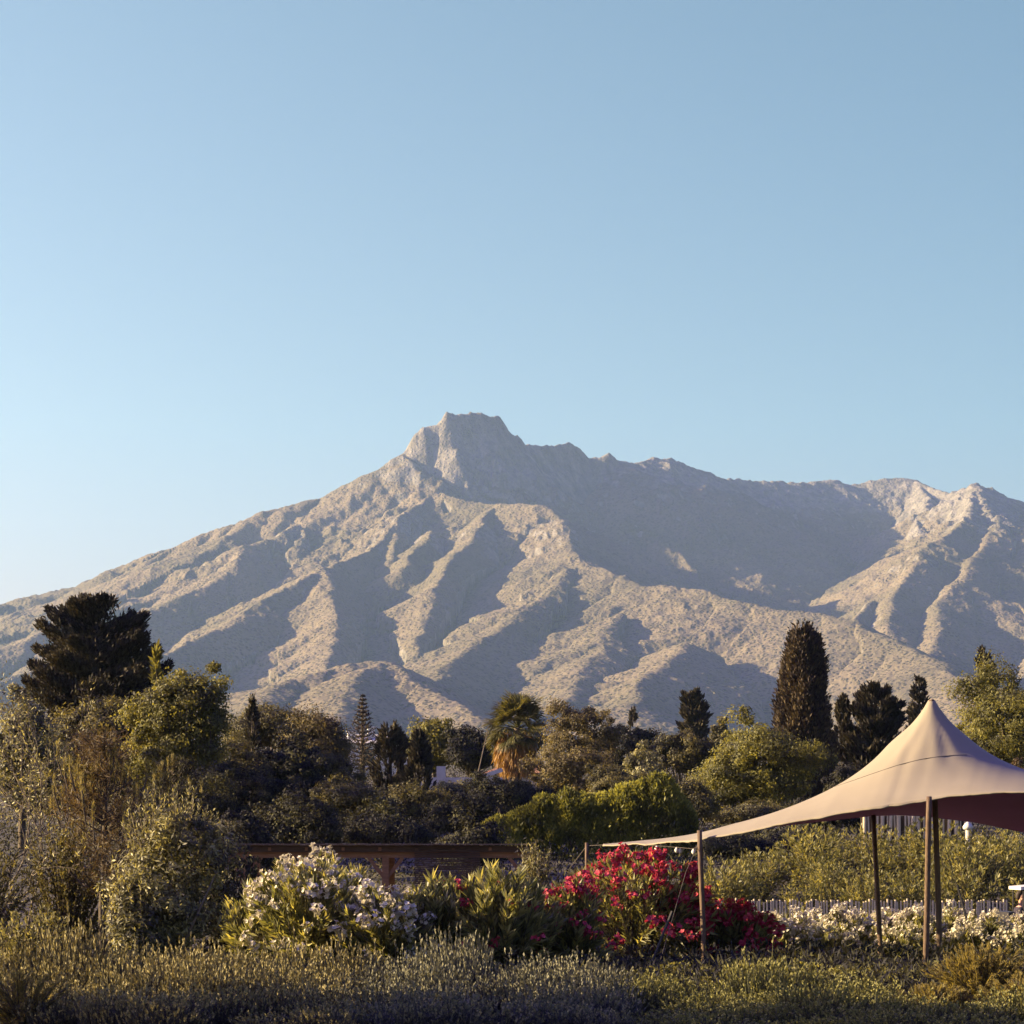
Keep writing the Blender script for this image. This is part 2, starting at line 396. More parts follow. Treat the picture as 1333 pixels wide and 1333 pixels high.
i, j = np.meshgrid(np.arange(NR - 1), np.arange(NC - 1), indexing='ij')
q = (i * NC + j).ravel()
def mountmat():
    m, n, out = newmat('mountain_scrub_and_rock')
    N = n.nodes.new; Lk = n.links.new
    geo = N('ShaderNodeNewGeometry'); sp = N('ShaderNodeSeparateXYZ'); Lk(geo.outputs['Normal'], sp.inputs[0])
    pos = N('ShaderNodeSeparateXYZ'); Lk(geo.outputs['Position'], pos.inputs[0])
    big = N('ShaderNodeTexNoise'); big.inputs['Scale'].default_value = .0035; big.inputs['Detail'].default_value = 6
    med = N('ShaderNodeTexNoise'); med.inputs['Scale'].default_value = .045; med.inputs['Detail'].default_value = 5; med.inputs['Roughness'].default_value = .7
    vor = N('ShaderNodeTexVoronoi'); vor.inputs['Scale'].default_value = .11; vor.inputs['Randomness'].default_value = 1
    wob = N('ShaderNodeTexNoise'); wob.inputs['Scale'].default_value = .2; wob.inputs['Detail'].default_value = 3
    for a in (big, med, vor, wob): Lk(geo.outputs['Position'], a.inputs['Vector'])
    # grass <-> dry earth
    r1 = N('ShaderNodeValToRGB'); e = r1.color_ramp.elements
    e[0].position = .38; e[0].color = (.120, .103, .064, 1); e[1].position = .62; e[1].color = (.170, .137, .090, 1)
    Lk(big.outputs['Fac'], r1.inputs[0])
    # shrubs
    th = N('ShaderNodeMath'); th.operation = 'ADD'; Lk(vor.outputs['Distance'], th.inputs[0])
    wm = N('ShaderNodeMath'); wm.operation = 'MULTIPLY'; wm.inputs[1].default_value = .55; Lk(wob.outputs['Fac'], wm.inputs[0]); Lk(wm.outputs[0], th.inputs[1])
    rs = N('ShaderNodeValToRGB'); e = rs.color_ramp.elements
    e[0].position = .50; e[0].color = (1, 1, 1, 1); e[1].position = .78; e[1].color = (0, 0, 0, 1)
    Lk(th.outputs[0], rs.inputs[0])
    dens = N('ShaderNodeValToRGB'); e = dens.color_ramp.elements
    e[0].position = .35; e[0].color = (.45,) * 3 + (1,); e[1].position = .6; e[1].color = (1, 1, 1, 1); Lk(med.outputs['Fac'], dens.inputs[0])
    sm0 = N('ShaderNodeMath'); sm0.operation = 'MULTIPLY'; Lk(rs.outputs[0], sm0.inputs[0]); Lk(dens.outputs[0], sm0.inputs[1])
    lowr = N('ShaderNodeMapRange'); lowr.inputs['From Min'].default_value = 200; lowr.inputs['From Max'].default_value = 700; lowr.inputs['To Min'].default_value = 1.0; lowr.inputs['To Max'].default_value = .55; Lk(pos.outputs['Z'], lowr.inputs['Value'])
    sm = N('ShaderNodeMath'); sm.operation = 'MULTIPLY'; sm.use_clamp = True; Lk(sm0.outputs[0], sm.inputs[0]); Lk(lowr.outputs[0], sm.inputs[1])
    
    m1 = N('ShaderNodeMix'); m1.data_type = 'RGBA'; m1.inputs['B'].default_value = (.046, .044, .028, 1)
    Lk(sm.outputs[0], m1.inputs['Factor']); Lk(r1.outputs[0], m1.inputs['A'])
    # rock on steep ground and high up
    stm = N('ShaderNodeMapping'); stm.inputs['Scale'].default_value = (.03, .03, .007); Lk(geo.outputs['Position'], stm.inputs[0])
    strk = N('ShaderNodeTexNoise'); strk.inputs['Scale'].default_value = 1; strk.inputs['Detail'].default_value = 6; strk.inputs['Roughness'].default_value = .65; Lk(stm.outputs[0], strk.inputs['Vector'])
    rk = N('ShaderNodeValToRGB'); e = rk.color_ramp.elements
    e[0].position = .3; e[0].color = (.085, .078, .066, 1); e[1].position = .7; e[1].color = (.25, .225, .185, 1); Lk(strk.outputs['Fac'], rk.inputs[0])
    alt = N('ShaderNodeMapRange'); alt.inputs['From Min'].default_value = 750; alt.inputs['From Max'].default_value = 1200; alt.inputs['To Min'].default_value = 0; alt.inputs['To Max'].default_value = .42
    Lk(pos.outputs['Z'], alt.inputs['Value'])
    st = N('ShaderNodeMapRange'); st.inputs['From Min'].default_value = .80; st.inputs['From Max'].default_value = .50; Lk(sp.outputs['Z'], st.inputs['Value'])
    rat = N('ShaderNodeAttribute'); rat.attribute_name = 'tint'
    ad0 = N('ShaderNodeMath'); ad0.operation = 'MULTIPLY_ADD'; ad0.inputs[1].default_value = .55; Lk(rat.outputs['Fac'], ad0.inputs[0]); Lk(alt.outputs[0], ad0.inputs[2])
    ad = N('ShaderNodeMath'); ad.operation = 'ADD'; Lk(ad0.outputs[0], ad.inputs[0]); Lk(st.outputs[0], ad.inputs[1])
    bn = N('ShaderNodeMath'); bn.operation = 'ADD'; Lk(ad.outputs[0], bn.inputs[0])
    b2 = N('ShaderNodeMath'); b2.operation = 'MULTIPLY_ADD'; b2.inputs[1].default_value = 1.2; b2.inputs[2].default_value = -.80; Lk(med.outputs['Fac'], b2.inputs[0]); Lk(b2.outputs[0], bn.inputs[1])
    rf = N('ShaderNodeValToRGB'); e = rf.color_ramp.elements
    e[0].position = .38; e[0].color = (0, 0, 0, 1); e[1].position = .62; e[1].color = (1, 1, 1, 1); Lk(bn.outputs[0], rf.inputs[0])
    m2 = N('ShaderNodeMix'); m2.data_type = 'RGBA'; Lk(rf.outputs[0], m2.inputs['Factor']); Lk(m1.outputs['Result'], m2.inputs['A']); Lk(rk.outputs[0], m2.inputs['B'])
    pb = N('ShaderNodeBsdfPrincipled'); pb.inputs['Roughness'].default_value = .95; pb.inputs['Specular IOR Level'].default_value = .1
    Lk(m2.outputs['Result'], pb.inputs['Base Color'])
    hs = N('ShaderNodeMath'); hs.operation = 'ADD'; Lk(sm.outputs[0], hs.inputs[0]); Lk(med.outputs['Fac'], hs.inputs[1])
    bp = N('ShaderNodeBump'); bp.inputs['Strength'].default_value = .9; bp.inputs['Distance'].default_value = 4.2; Lk(hs.outputs[0], bp.inputs['Height'])
    Lk(bp.outputs[0], pb.inputs['Normal']); Lk(pb.outputs[0], out.inputs[0])
    return m
rockmask = np.clip(cm * np.clip(1.25 - BD / 170, 0, 1) + np.clip((H - 980) / 180, 0, 1) * .8, 0, 1)
mm = MB().add(np.stack([MX, MY, H], -1), np.stack([q, q + 1, q + 1 + NC, q + NC], 1), rockmask.ravel()[q])
tag(mm.build('mountain', mountmat(), smooth=True), kind='structure')
del mm, UU, DD, MX, MY, PX_, PY_, H, BU, BD, wx, wy

# ------------------------------------------------------------------ haze
def haze():
    b = MB().box((0, 4550, 699), (18200, 10300, 1400))
    m, n, out = newmat('haze_air')
    v = n.nodes.new('ShaderNodeVolumePrincipled')
    v.inputs['Color'].default_value = (.44, .68, 1.0, 1)
    v.inputs['Density'].default_value = HAZE
    v.inputs['Anisotropy'].default_value = .2
    n.links.new(v.outputs[0], out.inputs['Volume'])
    o = b.build('haze', m); tag(o, kind='stuff')
HAZE = 3.8e-5
haze()

# ------------------------------------------------------------------ plant generators
def udir(n):
    return nrm(rng.normal(size=(n, 3)))
def limb(mb, a, b, r0, r1, sag=.15, n=6, k=5):
    a = np.asarray(a, float); b = np.asarray(b, float)
    t = np.linspace(0, 1, n)[:, None]
    w = rng.normal(size=3) * np.linalg.norm(b - a) * sag * .5
    p = a + (b - a) * t + np.sin(t * np.pi) * w
    mb.tube(p, np.linspace(r0, r1, n), k, cap=False)
    return p
def lobes(dirs, k=9, amp=.35, power=5):
    L = udir(k); L[:, 2] = L[:, 2] * .8 + .12
    s = np.maximum(0, dirs @ nrm(L).T) ** power
    return 1 - amp * .55 + amp * s.max(1)

def tree(name, x, D, top, wid, base_frac, nleaf, leaf, mat, label, cat='tree', group=None, clump=.5, shape='round', depth=.9, bark='bark', lob=.4, up=.25, holes=0, gz=None):
    """broadleaf tree: trunk, limbs and a crown of leaf clumps. top is metres above datum, wid in metres"""
    g = float(G(x, D)) - .05 if gz is None else gz
    h = top - g
    root = thing(name, (x, D, g), label, cat, group)
    rx = wid / 2; cz0 = h * base_frac; rz = (h - cz0) / 2; cz = cz0 + rz
    ncl = max(14, int(nleaf / 90))
    d = udir(ncl)
    if shape == 'dome': d[:, 2] = np.abs(d[:, 2]) * 1.0 - .25; d = nrm(d)
    fac = lobes(d, 13, lob + .25, 9) * (.42 + .58 * rng.random(ncl) ** .5)
    c = d * fac[:, None] * np.array([rx - clump * .6, (rx - clump * .6) * depth, rz - clump * .5]) + np.array([0, 0, cz])
    if shape == 'cone':
        t = np.clip((c[:, 2] - cz0) / (2 * rz), 0, 1); c[:, :2] *= (1.15 - t * .95)[:, None]
    mb = MB()
    if D > 60: nleaf = int(nleaf * 2.2); leaf = (leaf[0] * .68, leaf[1])
    nl = nleaf // ncl
    cs = clump * (.45 + 1.0 * rng.random(ncl) ** 1.5)
    off = udir(ncl * nl) * (rng.random(ncl * nl) ** .5)[:, None] * np.repeat(cs, nl)[:, None] * np.array([1, 1, .75])
    p = np.repeat(c, nl, 0) + off
    out = nrm(p - np.array([0, 0, cz - rz * .3]))
    nt_ = nrm(nrm(off) * .6 + out * .45 + udir(len(p)) * .6)
    dr = nrm(np.cross(nt_, udir(len(p)) + np.array([0, 0, .01])))
    sd = np.cross(nt_, dr)
    tint = np.clip(np.repeat(rng.random(ncl) * .55, nl) + rng.random(len(p)) * .5, 0, 1)
    L = leaf[0] * (.7 + .6 * rng.random(len(p)))
    mb.leaves(p, dr, L, L * leaf[1], tint, sd)
    tr = MB()
    r0 = max(.05, h * .022)
    tr.tube([(0, 0, -.1), (rng.normal() * .05, rng.normal() * .05, cz0 * .5), (0, 0, cz0 + rz * .3), (0, 0, cz0 + rz * 1.1)], [r0 * 1.3, r0, r0 * .8, r0 * .35], 7, cap=False)
    for k in rng.choice(ncl, min(ncl, 14), replace=False):
        limb(tr, (0, 0, cz0 * (.55 + .5 * rng.random()) + rz * .2), c[k], r0 * .45, r0 * .08)
    tr.build('trunk', M[bark], root, True)
    mb.build('crown', M[mat], root)
    return root

def cypress(name, x, D, top, wid, nleaf, mat, label, cat='cypress', group=None, pointed=.5, leaf=(.34, .34), low=.03, multi=1):
    """columnar cypress: upright flame-shaped sprays"""
    g = float(G(x, D)) - .05; h = top - g
    root = thing(name, (x, D, g), label, cat, group)
    mb = MB(); ncl = max(30, nleaf // 60); nl = nleaf // ncl
    t = rng.random(ncl) ** .85; a = rng.random(ncl) * 2 * np.pi
    env = np.minimum(1, (t / .12) ** .6) * np.clip((1 - t), 0, 1) ** (pointed) 
    env = env * (1 + .16 * np.sin(a * 3 + t * 9) + .1 * rng.normal(size=ncl))
    rr = env * wid / 2 * (.72 + .28 * rng.random(ncl))
    c = np.stack([np.cos(a) * rr, np.sin(a) * rr, h * (low + (1 - low) * t * .96)], 1)
    hh = h * .055 + wid * .12
    off = udir(ncl * nl) * (rng.random(ncl * nl) ** .5)[:, None] * np.array([wid * .085, wid * .085, hh])
    p = np.repeat(c, nl, 0) + off
    out = p * np.array([1, 1, 0]); out = nrm(out)
    dr = out * .55 + np.array([0, 0, .9]) + udir(len(p)) * .45
    tint = np.clip(np.repeat(rng.random(ncl) * .6, nl) + rng.random(len(p)) * .45, 0, 1)
    L = leaf[0] * (.7 + .6 * rng.random(len(p)))
    mb.leaves(p, dr, L, L * leaf[1], tint)
    tr = MB().tube([(0, 0, -.1), (0, 0, h * .5), (0, 0, h * .9)], [wid * .07, wid * .05, .02], 7)
    tr.build('trunk', M['bark'], root, True); mb.build('crown', M[mat], root)
    return root

def conifer(name, x, D, top, wid, nbr, mat, label, cat='conifer tree', group=None, rise=.35, leaf=(.4, .3), dens=26, round_=.75, low=.15, clear=0):
    """spreading conifer: tiers of rising branches, each carrying flat upturned sprays"""
    g = float(G(x, D)) - .05; h = top - g
    root = thing(name, (x, D, g), label, cat, group)
    mb = MB(); tr = MB()
    tr.tube([(0, 0, -.1), (0, 0, h * .5), (0, 0, h * .97)], [h * .03, h * .02, .03], 7)
    P = []; DR = []; TI = []
    for k in range(nbr):
        t = (k + rng.random()) / nbr; z = h * (low + (1 - low) * t)
        r = wid / 2 * (1 - t) ** round_ * (.62 + .5 * rng.random()) + .15
        if t < .15: r *= .75 + t * 1.6
        a = rng.random() * 2 * math.pi
        el = rise + t * .5 + rng.normal() * .12
        e = np.array([math.cos(a) * r, math.sin(a) * r, r * math.tan(min(el, 1.1)) * .6])
        b = np.array([0, 0, z - e[2] * .5])
        tr.tube([b, b + e * .5 - (0, 0, r * .06), b + e], [h * .006 + .01, h * .004 + .008, .008], 4, cap=False)
        n = int(dens * (4 + r * 5)); s = rng.random(n) ** .6
        s = .15 + .85 * s
        wdt = r * .22 * (1.15 - s) + .12
        lat = np.array([-math.sin(a), math.cos(a), 0])
        p = b + e * s[:, None] - np.array([0, 0, r * .06]) * np.sin(s * np.pi)[:, None] + lat * (rng.normal(size=n) * wdt)[:, None] + np.array([0, 0, 1]) * (rng.normal(size=n) * wdt * .45)[:, None]
        d = nrm(e) * .6 + np.array([0, 0, .55]) + udir(n) * .55
        P.append(p); DR.append(d); TI.append(np.clip(rng.random() * .5 + rng.random(n) * .5, 0, 1))
    P = np.concatenate(P); L = leaf[0] * (.6 + .7 * rng.random(len(P)))
    mb.leaves(P, np.concatenate(DR), L, L * leaf[1], np.concatenate(TI))
    tr.build('trunk', M['bark'], root, True); mb.build('crown', M[mat], root)
    return root

def norfolk(x, D, top, wid, label):
    g = float(G(x, D)) - .05; h = top - g
    root = thing('norfolk_pine', (x, D, g), label, 'pine')
    mb = MB(); tr = MB().tube([(0, 0, 0), (0, 0, h * .6), (0, 0, h)], [.26, .16, .03], 7)
    for k in range(19):
        t = .12 + .88 * k / 18; z = h * t; r = wid / 2 * (1 - t) ** .85 * 1.15 + .05
        for q in range(7):
            a = q / 7 * 2 * math.pi + k * .55 + rng.normal() * .1
            s = np.linspace(0, 1, 6)[:, None]
            e = np.array([math.cos(a), math.sin(a), 0])
            p = np.array([0, 0, z]) + e * s * r * (.85 + .25 * rng.random()) + np.array([0, 0, 1]) * (s ** 2 * r * .38)
            tr.tube(p, np.linspace(.05, .015, 6), 4, cap=False)
            n = int(9 + r * 9); ss = rng.random((n, 1)); pp = np.array([0, 0, z]) + e * ss * r + np.array([0, 0, 1]) * (ss ** 2 * r * .38)
            mb.leaves(pp, e * .5 + np.array([0, 0, .6]) + udir(n) * .7, .26, .09)
    tr.build('trunk', M['bark'], root, True); mb.build('crown', M['cyp'], root)
    return root

def palm(x, D, top, label):
    g = float(G(x, D)) - .05; h = top - g
    root = thing('fan_palm', (x, D, g), label, 'palm tree')
    hc = h - 1.75
    zz = np.linspace(0, hc, 14)
    MB().tube(np.stack([.1 * np.sin(zz / hc * 1.5), 0 * zz, zz], 1), np.linspace(.38, .27, 14) * (1 + .05 * rng.normal(size=14)), 10).build('trunk', M['bark'], root, True)
    # one frond: petiole and a fan of leaflets, built along +x
    def frond(seed):
        b = MB(); pl = 1.05; n = 34
        b.tube([(0, 0, 0), (pl * .5, 0, .04), (pl, 0, 0)], [.03, .022, .015], 4)
        a = np.linspace(-1.9, 1.9, n); L = .95 * (1 - .14 * np.abs(a)) * (.9 + .2 * rng.random(n))
        d = np.stack([np.cos(a), np.sin(a), -.10 - .12 * np.abs(a) + rng.normal(size=n) * .06], 1)
        side = nrm(np.stack([-np.sin(a), np.cos(a), 0 * a + .25 * np.where(np.arange(n) % 2, 1, -1)], 1))
        b.leaves(np.tile([[pl, 0, 0]], (n, 1)), d, L * .8, .10, None, side)
        tip = np.array([pl, 0, 0]) + nrm(d) * (L * .5)[:, None]
        b.leaves(tip, d + np.array([0, 0, -.45]), L * .55, .06, None, side)
        return b.mesh('frond')
    ms = [frond(k) for k in range(4)]
    for k in range(44):
        o = link('frond', ms[k % 4], M['palm'], root)
        el = R(82) - (k / 43) ** .9 * R(118) ; az = k * 2.39996 + rng.normal() * .2
        o.location = (.1, 0, hc + .1 - k * .006)
        o.rotation_euler = (rng.normal() * .35, -el, az)
        s = 1.15 + .3 * rng.random(); o.scale = (s, s, s)
    # skirt of dead fronds hanging against the trunk
    b = MB(); n = 1700
    a = rng.random(n) * 2 * np.pi; t = rng.random(n); r = .35 + .95 * np.sqrt(np.clip(np.sin((t * .85 + .12) * np.pi), 0, 1)) * (.7 + .3 * rng.random(n))
    p = np.stack([np.cos(a) * r, np.sin(a) * r, hc - .2 - t * 2.5], 1)
    b.leaves(p, np.stack([np.cos(a) * .2, np.sin(a) * .2, -1 + 0 * a], 1) + udir(n) * .32, .6 + .4 * rng.random(n), .09)
    b.build('dead_fronds', M['skirt'], root)
    return root

def bush_parts(root, h, r, nstem, mat, leaf, nodes=26, spread=.9, droop=0., start=.25, per=3, ang=.75, stemr=.012, bark='bark', rough=.18):
    """many-stemmed shrub with leaves set along the stems; returns stem tips"""
    st = MB(); lf = MB(); tips = []; P = []; DR = []; TI = []
    for k in range(nstem):
        a = rng.random() * 2 * math.pi; rr = r * math.sqrt(rng.random()) * spread
        low_ = rng.random() < .38
        env_ = h * (.42 + .58 * math.sqrt(max(0, 1 - (rr / r) ** 2)))
        if low_: rr = r * (.75 + .25 * rng.random())
        top = np.array([math.cos(a) * rr, math.sin(a) * rr, env_ * (.72 + .28 * rng.random() ** .6) if not low_ else h * (.12 + .5 * rng.random())])
        b = np.array([math.cos(a) * rr * .22, math.sin(a) * rr * .22, -.05])
        t = np.linspace(0, 1, 8)[:, None]
        ctl = b * .4 + top * .35 + np.array([0, 0, h * .18]) + rng.normal(size=3) * r * .08
        p = b * (1 - t) ** 2 + ctl * 2 * t * (1 - t) + top * t ** 2
        st.tube(p, np.linspace(stemr, stemr * .35, 8), 4, cap=False)
        s = start + (1 - start) * np.sort(rng.random(nodes) ** .8)
        s[-3:] = [.97, .985, 1]
        pp = np.stack([np.interp(s, t[:, 0], p[:, q]) for q in range(3)], 1)
        tg = nrm(p[-1] - p[-3])
        pp = np.repeat(pp, per, 0); n = len(pp)
        d = nrm(tg + nrm(np.cross(tg, udir(n))) * ang + udir(n) * rough)
        d[:, 2] -= droop
        P.append(pp + udir(n) * .01); DR.append(d); TI.append(np.clip(.15 + .35 * rng.random() + .5 * rng.random(n), 0, 1)); tips.append(p[-1] + tg * .03)
    P = np.concatenate(P); n = len(P); L = leaf[0] * (.6 + .6 * rng.random(n))
    lf.leaves(P, np.concatenate(DR), L, L * leaf[1], np.concatenate(TI))
    st.build('stems', M[bark], root, True); lf.build('foliage', M[mat], root)
    return np.array(tips)

def blossom_mesh(n=11, rad=.085, pet=.030):
    b = MB()
    for k in range(n):
        c = udir(1)[0] * rad * rng.random() ** .4; c[2] *= .7
        ax = nrm(c + np.array([0, -.02, .05]) + udir(1)[0] * .03)
        u = nrm(np.cross(ax, udir(1)[0])); v = np.cross(ax, u)
        a = np.arange(5) / 5 * 2 * np.pi + rng.random()
        d = np.cos(a)[:, None] * u + np.sin(a)[:, None] * v + ax * .35
        b.tube([(0, 0, -.06), c * .5 - (0, 0, .02), c], [.004, .003, .004], 4, True, .2)
        sd = nrm(np.cross(d, ax))
        b.leaves(np.tile(c, (5, 1)), d, pet * (.85 + .3 * rng.random(5)), pet * .95, np.clip(rng.random() * .6 + rng.random(5) * .4, 0, 1), sd)
    return b.mesh('flower_cluster')
WB = [blossom_mesh() for _ in range(5)]; RB = [blossom_mesh(11, .09, .032) for _ in range(5)]
for me in WB: me.materials.append(M['white'])
for me in RB: me.materials.append(M['red'])
def flowers(root, tips, meshes, n, low=0., s=(1.0, 1.7), h=1):
    if len(tips) == 0: return
    ok = np.where(tips[:, 2] > low)[0]
    idx = rng.choice(ok, n, replace=n > len(ok))
    for k in idx:
        o = link('flower_cluster', random.choice(meshes), None, root)
        f = random.uniform(*s); o.scale = (f, f, f)
        o.location = tips[k] + rng.normal(size=3) * .05 + np.array([0, 0, .07]); o.rotation_euler = (rng.normal() * .5, rng.normal() * .5, rng.random() * 6.28)

def oleander(u, D, top, wpx, label, cat='oleander', group=None, nstem=70, flower=None, nfl=0, mat='oleander', leaf=(.215, .19), nodes=22, name='oleander_bush', fs=(1.0, 1.7), low=.25):
    x = (u - W0 / 2) / FPX * D; g = float(G(x, D)); h = px(u, top, D).z - g; r = wpx / FPX * D / 2
    root = thing(name, (x, D, g), label, cat, group)
    tips = bush_parts(root, h, r, nstem, mat, leaf, nodes, ang=.62)
    if flower is not None: flowers(root, tips, flower, nfl, h * low, fs)
    return root

# ================================================================== BACKGROUND TREES
def T(kind, u, top, wpx, D, *a, **k):
    x = (u - W0 / 2) / FPX * D; z = px(u, top, D).z; w = wpx / FPX * D
    return kind, x, D, z, w
def put_tree(u, top, wpx, D, nleaf, leaf, mat, label, base=.3, name='broadleaf_tree', **k):
    return tree(name, (u - W0 / 2) / FPX * D, D, px(u, top, D).z, wpx / FPX * D, base, nleaf, leaf, mat, label, **k)
def put_cyp(u, top, wpx, D, nleaf, mat, label, name='cypress_tree', **k):
    return cypress(name, (u - W0 / 2) / FPX * D, D, px(u, top, D).z, wpx / FPX * D, nleaf, mat, label, **k)
def put_con(u, top, wpx, D, nbr, mat, label, name='conifer_tree', **k):
    return conifer(name, (u - W0 / 2) / FPX * D, D, px(u, top, D).z, wpx / FPX * D, nbr, mat, label, **k)

put_con(126, 785, 228, 110, 120, 'dark', 'tall dark spreading conifer rising above everything at the left', rise=.16, round_=.34, leaf=(.25, .36), dens=52, low=.25)
put_cyp(204, 838, 26, 104, 1800, 'yellow', 'thin golden conifer tip beside the tall dark conifer', pointed=.7)
put_tree(236, 852, 150, 92, 24000, (.20, .5), 'yellow', 'rounded tree with a golden left side beside the tall dark conifer', lob=.12, base=.22, clump=.55)
put_tree(108, 882, 210, 97, 22000, (.22, .5), 'broad', 'dense dusky tree under the tall dark conifer', base=.1, clump=.6)
put_tree(30, 880, 110, 90, 8000, (.2, .5), 'olive', 'dull olive tree at the left edge behind the bare branches', base=.2, clump=.5)
put_tree(350, 906, 124, 122, 20000, (.24, .34), 'broad', 'domed dark pine with a pale top left of the smaller domed pine', base=.35, shape='dome', clump=.75, lob=.15, name='domed_pine', cat='pine')
put_cyp(328, 904, 22, 119, 1500, 'dark', 'small dark pointed tree sticking up in front of the domed pine', pointed=.7)
put_tree(412, 921, 104, 116, 17000, (.24, .34), 'brown', 'smaller domed pine with brownish crown between domed pine and tall whorled pine', base=.3, shape='dome', clump=.7, lob=.15, name='domed_pine', cat='pine')
put_tree(375, 950, 130, 104, 15000, (.24, .5), 'shade', 'dusky tree in front of the two domed pines', base=.1)
norfolk((472 - W0 / 2) / FPX * 200, 200, px(472, 907, 200).z, 54 / FPX * 200, 'slender tiered pine with whorled branches standing before the white villa chimneys')
put_cyp(508, 949, 48, 135, 5200, 'dark', 'blunt dark cypress right of the slender tiered pine', pointed=.25)
put_cyp(545, 958, 56, 124, 4800, 'dark', 'pointed dark cypress right of the blunt dark cypress', pointed=.8)
put_tree(565, 929, 90, 162, 9000, (.34, .5), 'yellow', 'leafy tree with yellow green top behind the pointed dark cypress', base=.25, clump=.8)
put_tree(612, 938, 70, 158, 7000, (.34, .5), 'shade', 'dusky leafy tree left of the fan palm', base=.2, clump=.8)
palm((672 - W0 / 2) / FPX * 150, 150, px(672, 912, 150).z, 'fan palm with a skirt of orange dead fronds')
put_tree(752, 905, 108, 132, 15000, (.20, .5), 'brown', 'tall brownish olive tree right of the fan palm', base=.15, clump=.6)
put_tree(745, 968, 140, 124, 11000, (.19, .5), 'brown', 'lower brownish tree in front of the tall brownish tree', base=.1, clump=.6)
put_tree(792, 908, 26, 140, 1800, (.22, .5), 'brown', 'thin brownish treetop just right of the tall brownish tree', base=.3, clump=.35)
put_cyp(824, 921, 10, 220, 900, 'dark', 'tiny thin black cypress standing alone on the skyline of treetops', pointed=.5, leaf=(.5, .3))
put_tree(838, 944, 50, 150, 4500, (.28, .5), 'shade', 'small dusky tree beneath the tiny thin cypress', base=.1)
put_con(903, 906, 42, 205, 60, 'dark', 'small dark bushy conifer against the mountain left of the yellow tree', round_=.3, rise=.5, leaf=(.6, .35), dens=12)
put_tree(938, 925, 34, 190, 2600, (.36, .5), 'broad', 'small round tree right of the small dark conifer', base=.2)
put_tree(885, 948, 96, 140, 10000, (.24, .5), 'broad', 'low rounded tree with a pale top left of the big yellow green tree', base=.12, shape='dome')
put_tree(838, 962, 70, 128, 6000, (.2, .5), 'olive', 'grey green tree left of the low rounded tree', base=.1)
put_tree(982, 922, 184, 108, 26000, (.20, .5), 'yellow', 'big yellow green tree at the foot of the great cypress', base=.06, clump=.6, lob=.5)
put_cyp(1046, 822, 76, 132, 42000, 'cyp', 'great broad columnar cypress towering over the garden', pointed=.27, leaf=(.25, .40))
put_cyp(1097, 907, 26, 138, 3200, 'dark', 'narrow dark cypress close against the right of the great cypress', pointed=.35)
put_con(1140, 898, 105, 138, 90, 'dark', 'dark spreading conifer left of the tent peak', round_=.38, rise=.3, dens=18, low=.05)
put_con(1197, 885, 52, 172, 55, 'dark', 'pointed dark conifer just behind the tent peak', round_=.9, rise=.35, dens=15)
put_tree(1306, 858, 160, 122, 24000, (.24, .4), 'yellow', 'big rounded yellow green pine at the right edge', base=.12, clump=.75, lob=.5, name='rounded_pine', cat='pine')
put_con(1282, 852, 34, 134, 30, 'dark', 'dark conifer tip poking over the big rounded pine', round_=.5, rise=.6)
put_tree(1325, 985, 60, 110, 3500, (.2, .5), 'needle', 'russet leaved tree low at the right edge behind the tent', base=.1)
put_tree(1105, 985, 70, 112, 5000, (.2, .5), 'shade', 'dusky shrubby tree behind the tent below the dark spreading conifer', base=.1)

# dusky belt in the middle distance
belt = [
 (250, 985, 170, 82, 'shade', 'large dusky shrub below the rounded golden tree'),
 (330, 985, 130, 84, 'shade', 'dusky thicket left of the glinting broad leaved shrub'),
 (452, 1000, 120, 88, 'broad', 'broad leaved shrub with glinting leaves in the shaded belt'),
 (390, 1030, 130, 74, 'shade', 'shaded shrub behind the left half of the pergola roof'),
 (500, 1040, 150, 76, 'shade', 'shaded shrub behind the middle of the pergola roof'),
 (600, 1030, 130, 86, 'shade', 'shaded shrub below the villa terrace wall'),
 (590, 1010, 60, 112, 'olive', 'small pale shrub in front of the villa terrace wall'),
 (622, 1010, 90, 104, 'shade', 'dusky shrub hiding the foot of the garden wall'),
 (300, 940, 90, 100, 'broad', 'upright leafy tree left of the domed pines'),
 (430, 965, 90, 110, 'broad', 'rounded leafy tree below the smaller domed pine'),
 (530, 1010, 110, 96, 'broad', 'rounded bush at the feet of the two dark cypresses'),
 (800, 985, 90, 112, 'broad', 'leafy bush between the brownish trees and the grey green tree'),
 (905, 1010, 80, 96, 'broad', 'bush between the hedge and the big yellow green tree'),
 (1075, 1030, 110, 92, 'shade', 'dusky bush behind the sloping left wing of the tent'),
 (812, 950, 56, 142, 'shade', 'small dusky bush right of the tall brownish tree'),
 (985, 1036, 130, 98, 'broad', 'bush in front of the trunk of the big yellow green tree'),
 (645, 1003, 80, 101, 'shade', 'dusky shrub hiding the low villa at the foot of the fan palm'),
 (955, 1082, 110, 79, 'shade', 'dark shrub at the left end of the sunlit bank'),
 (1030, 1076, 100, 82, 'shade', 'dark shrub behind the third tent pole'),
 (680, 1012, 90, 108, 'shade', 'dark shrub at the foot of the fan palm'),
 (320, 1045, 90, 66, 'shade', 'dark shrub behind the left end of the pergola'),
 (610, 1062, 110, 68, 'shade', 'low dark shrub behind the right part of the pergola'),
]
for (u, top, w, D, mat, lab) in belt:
    put_tree(u, top, w, D, 9000, (.15, .5), mat, lab, base=.04, clump=.4, name='shrub', cat='shrub', shape='dome', depth=.8)

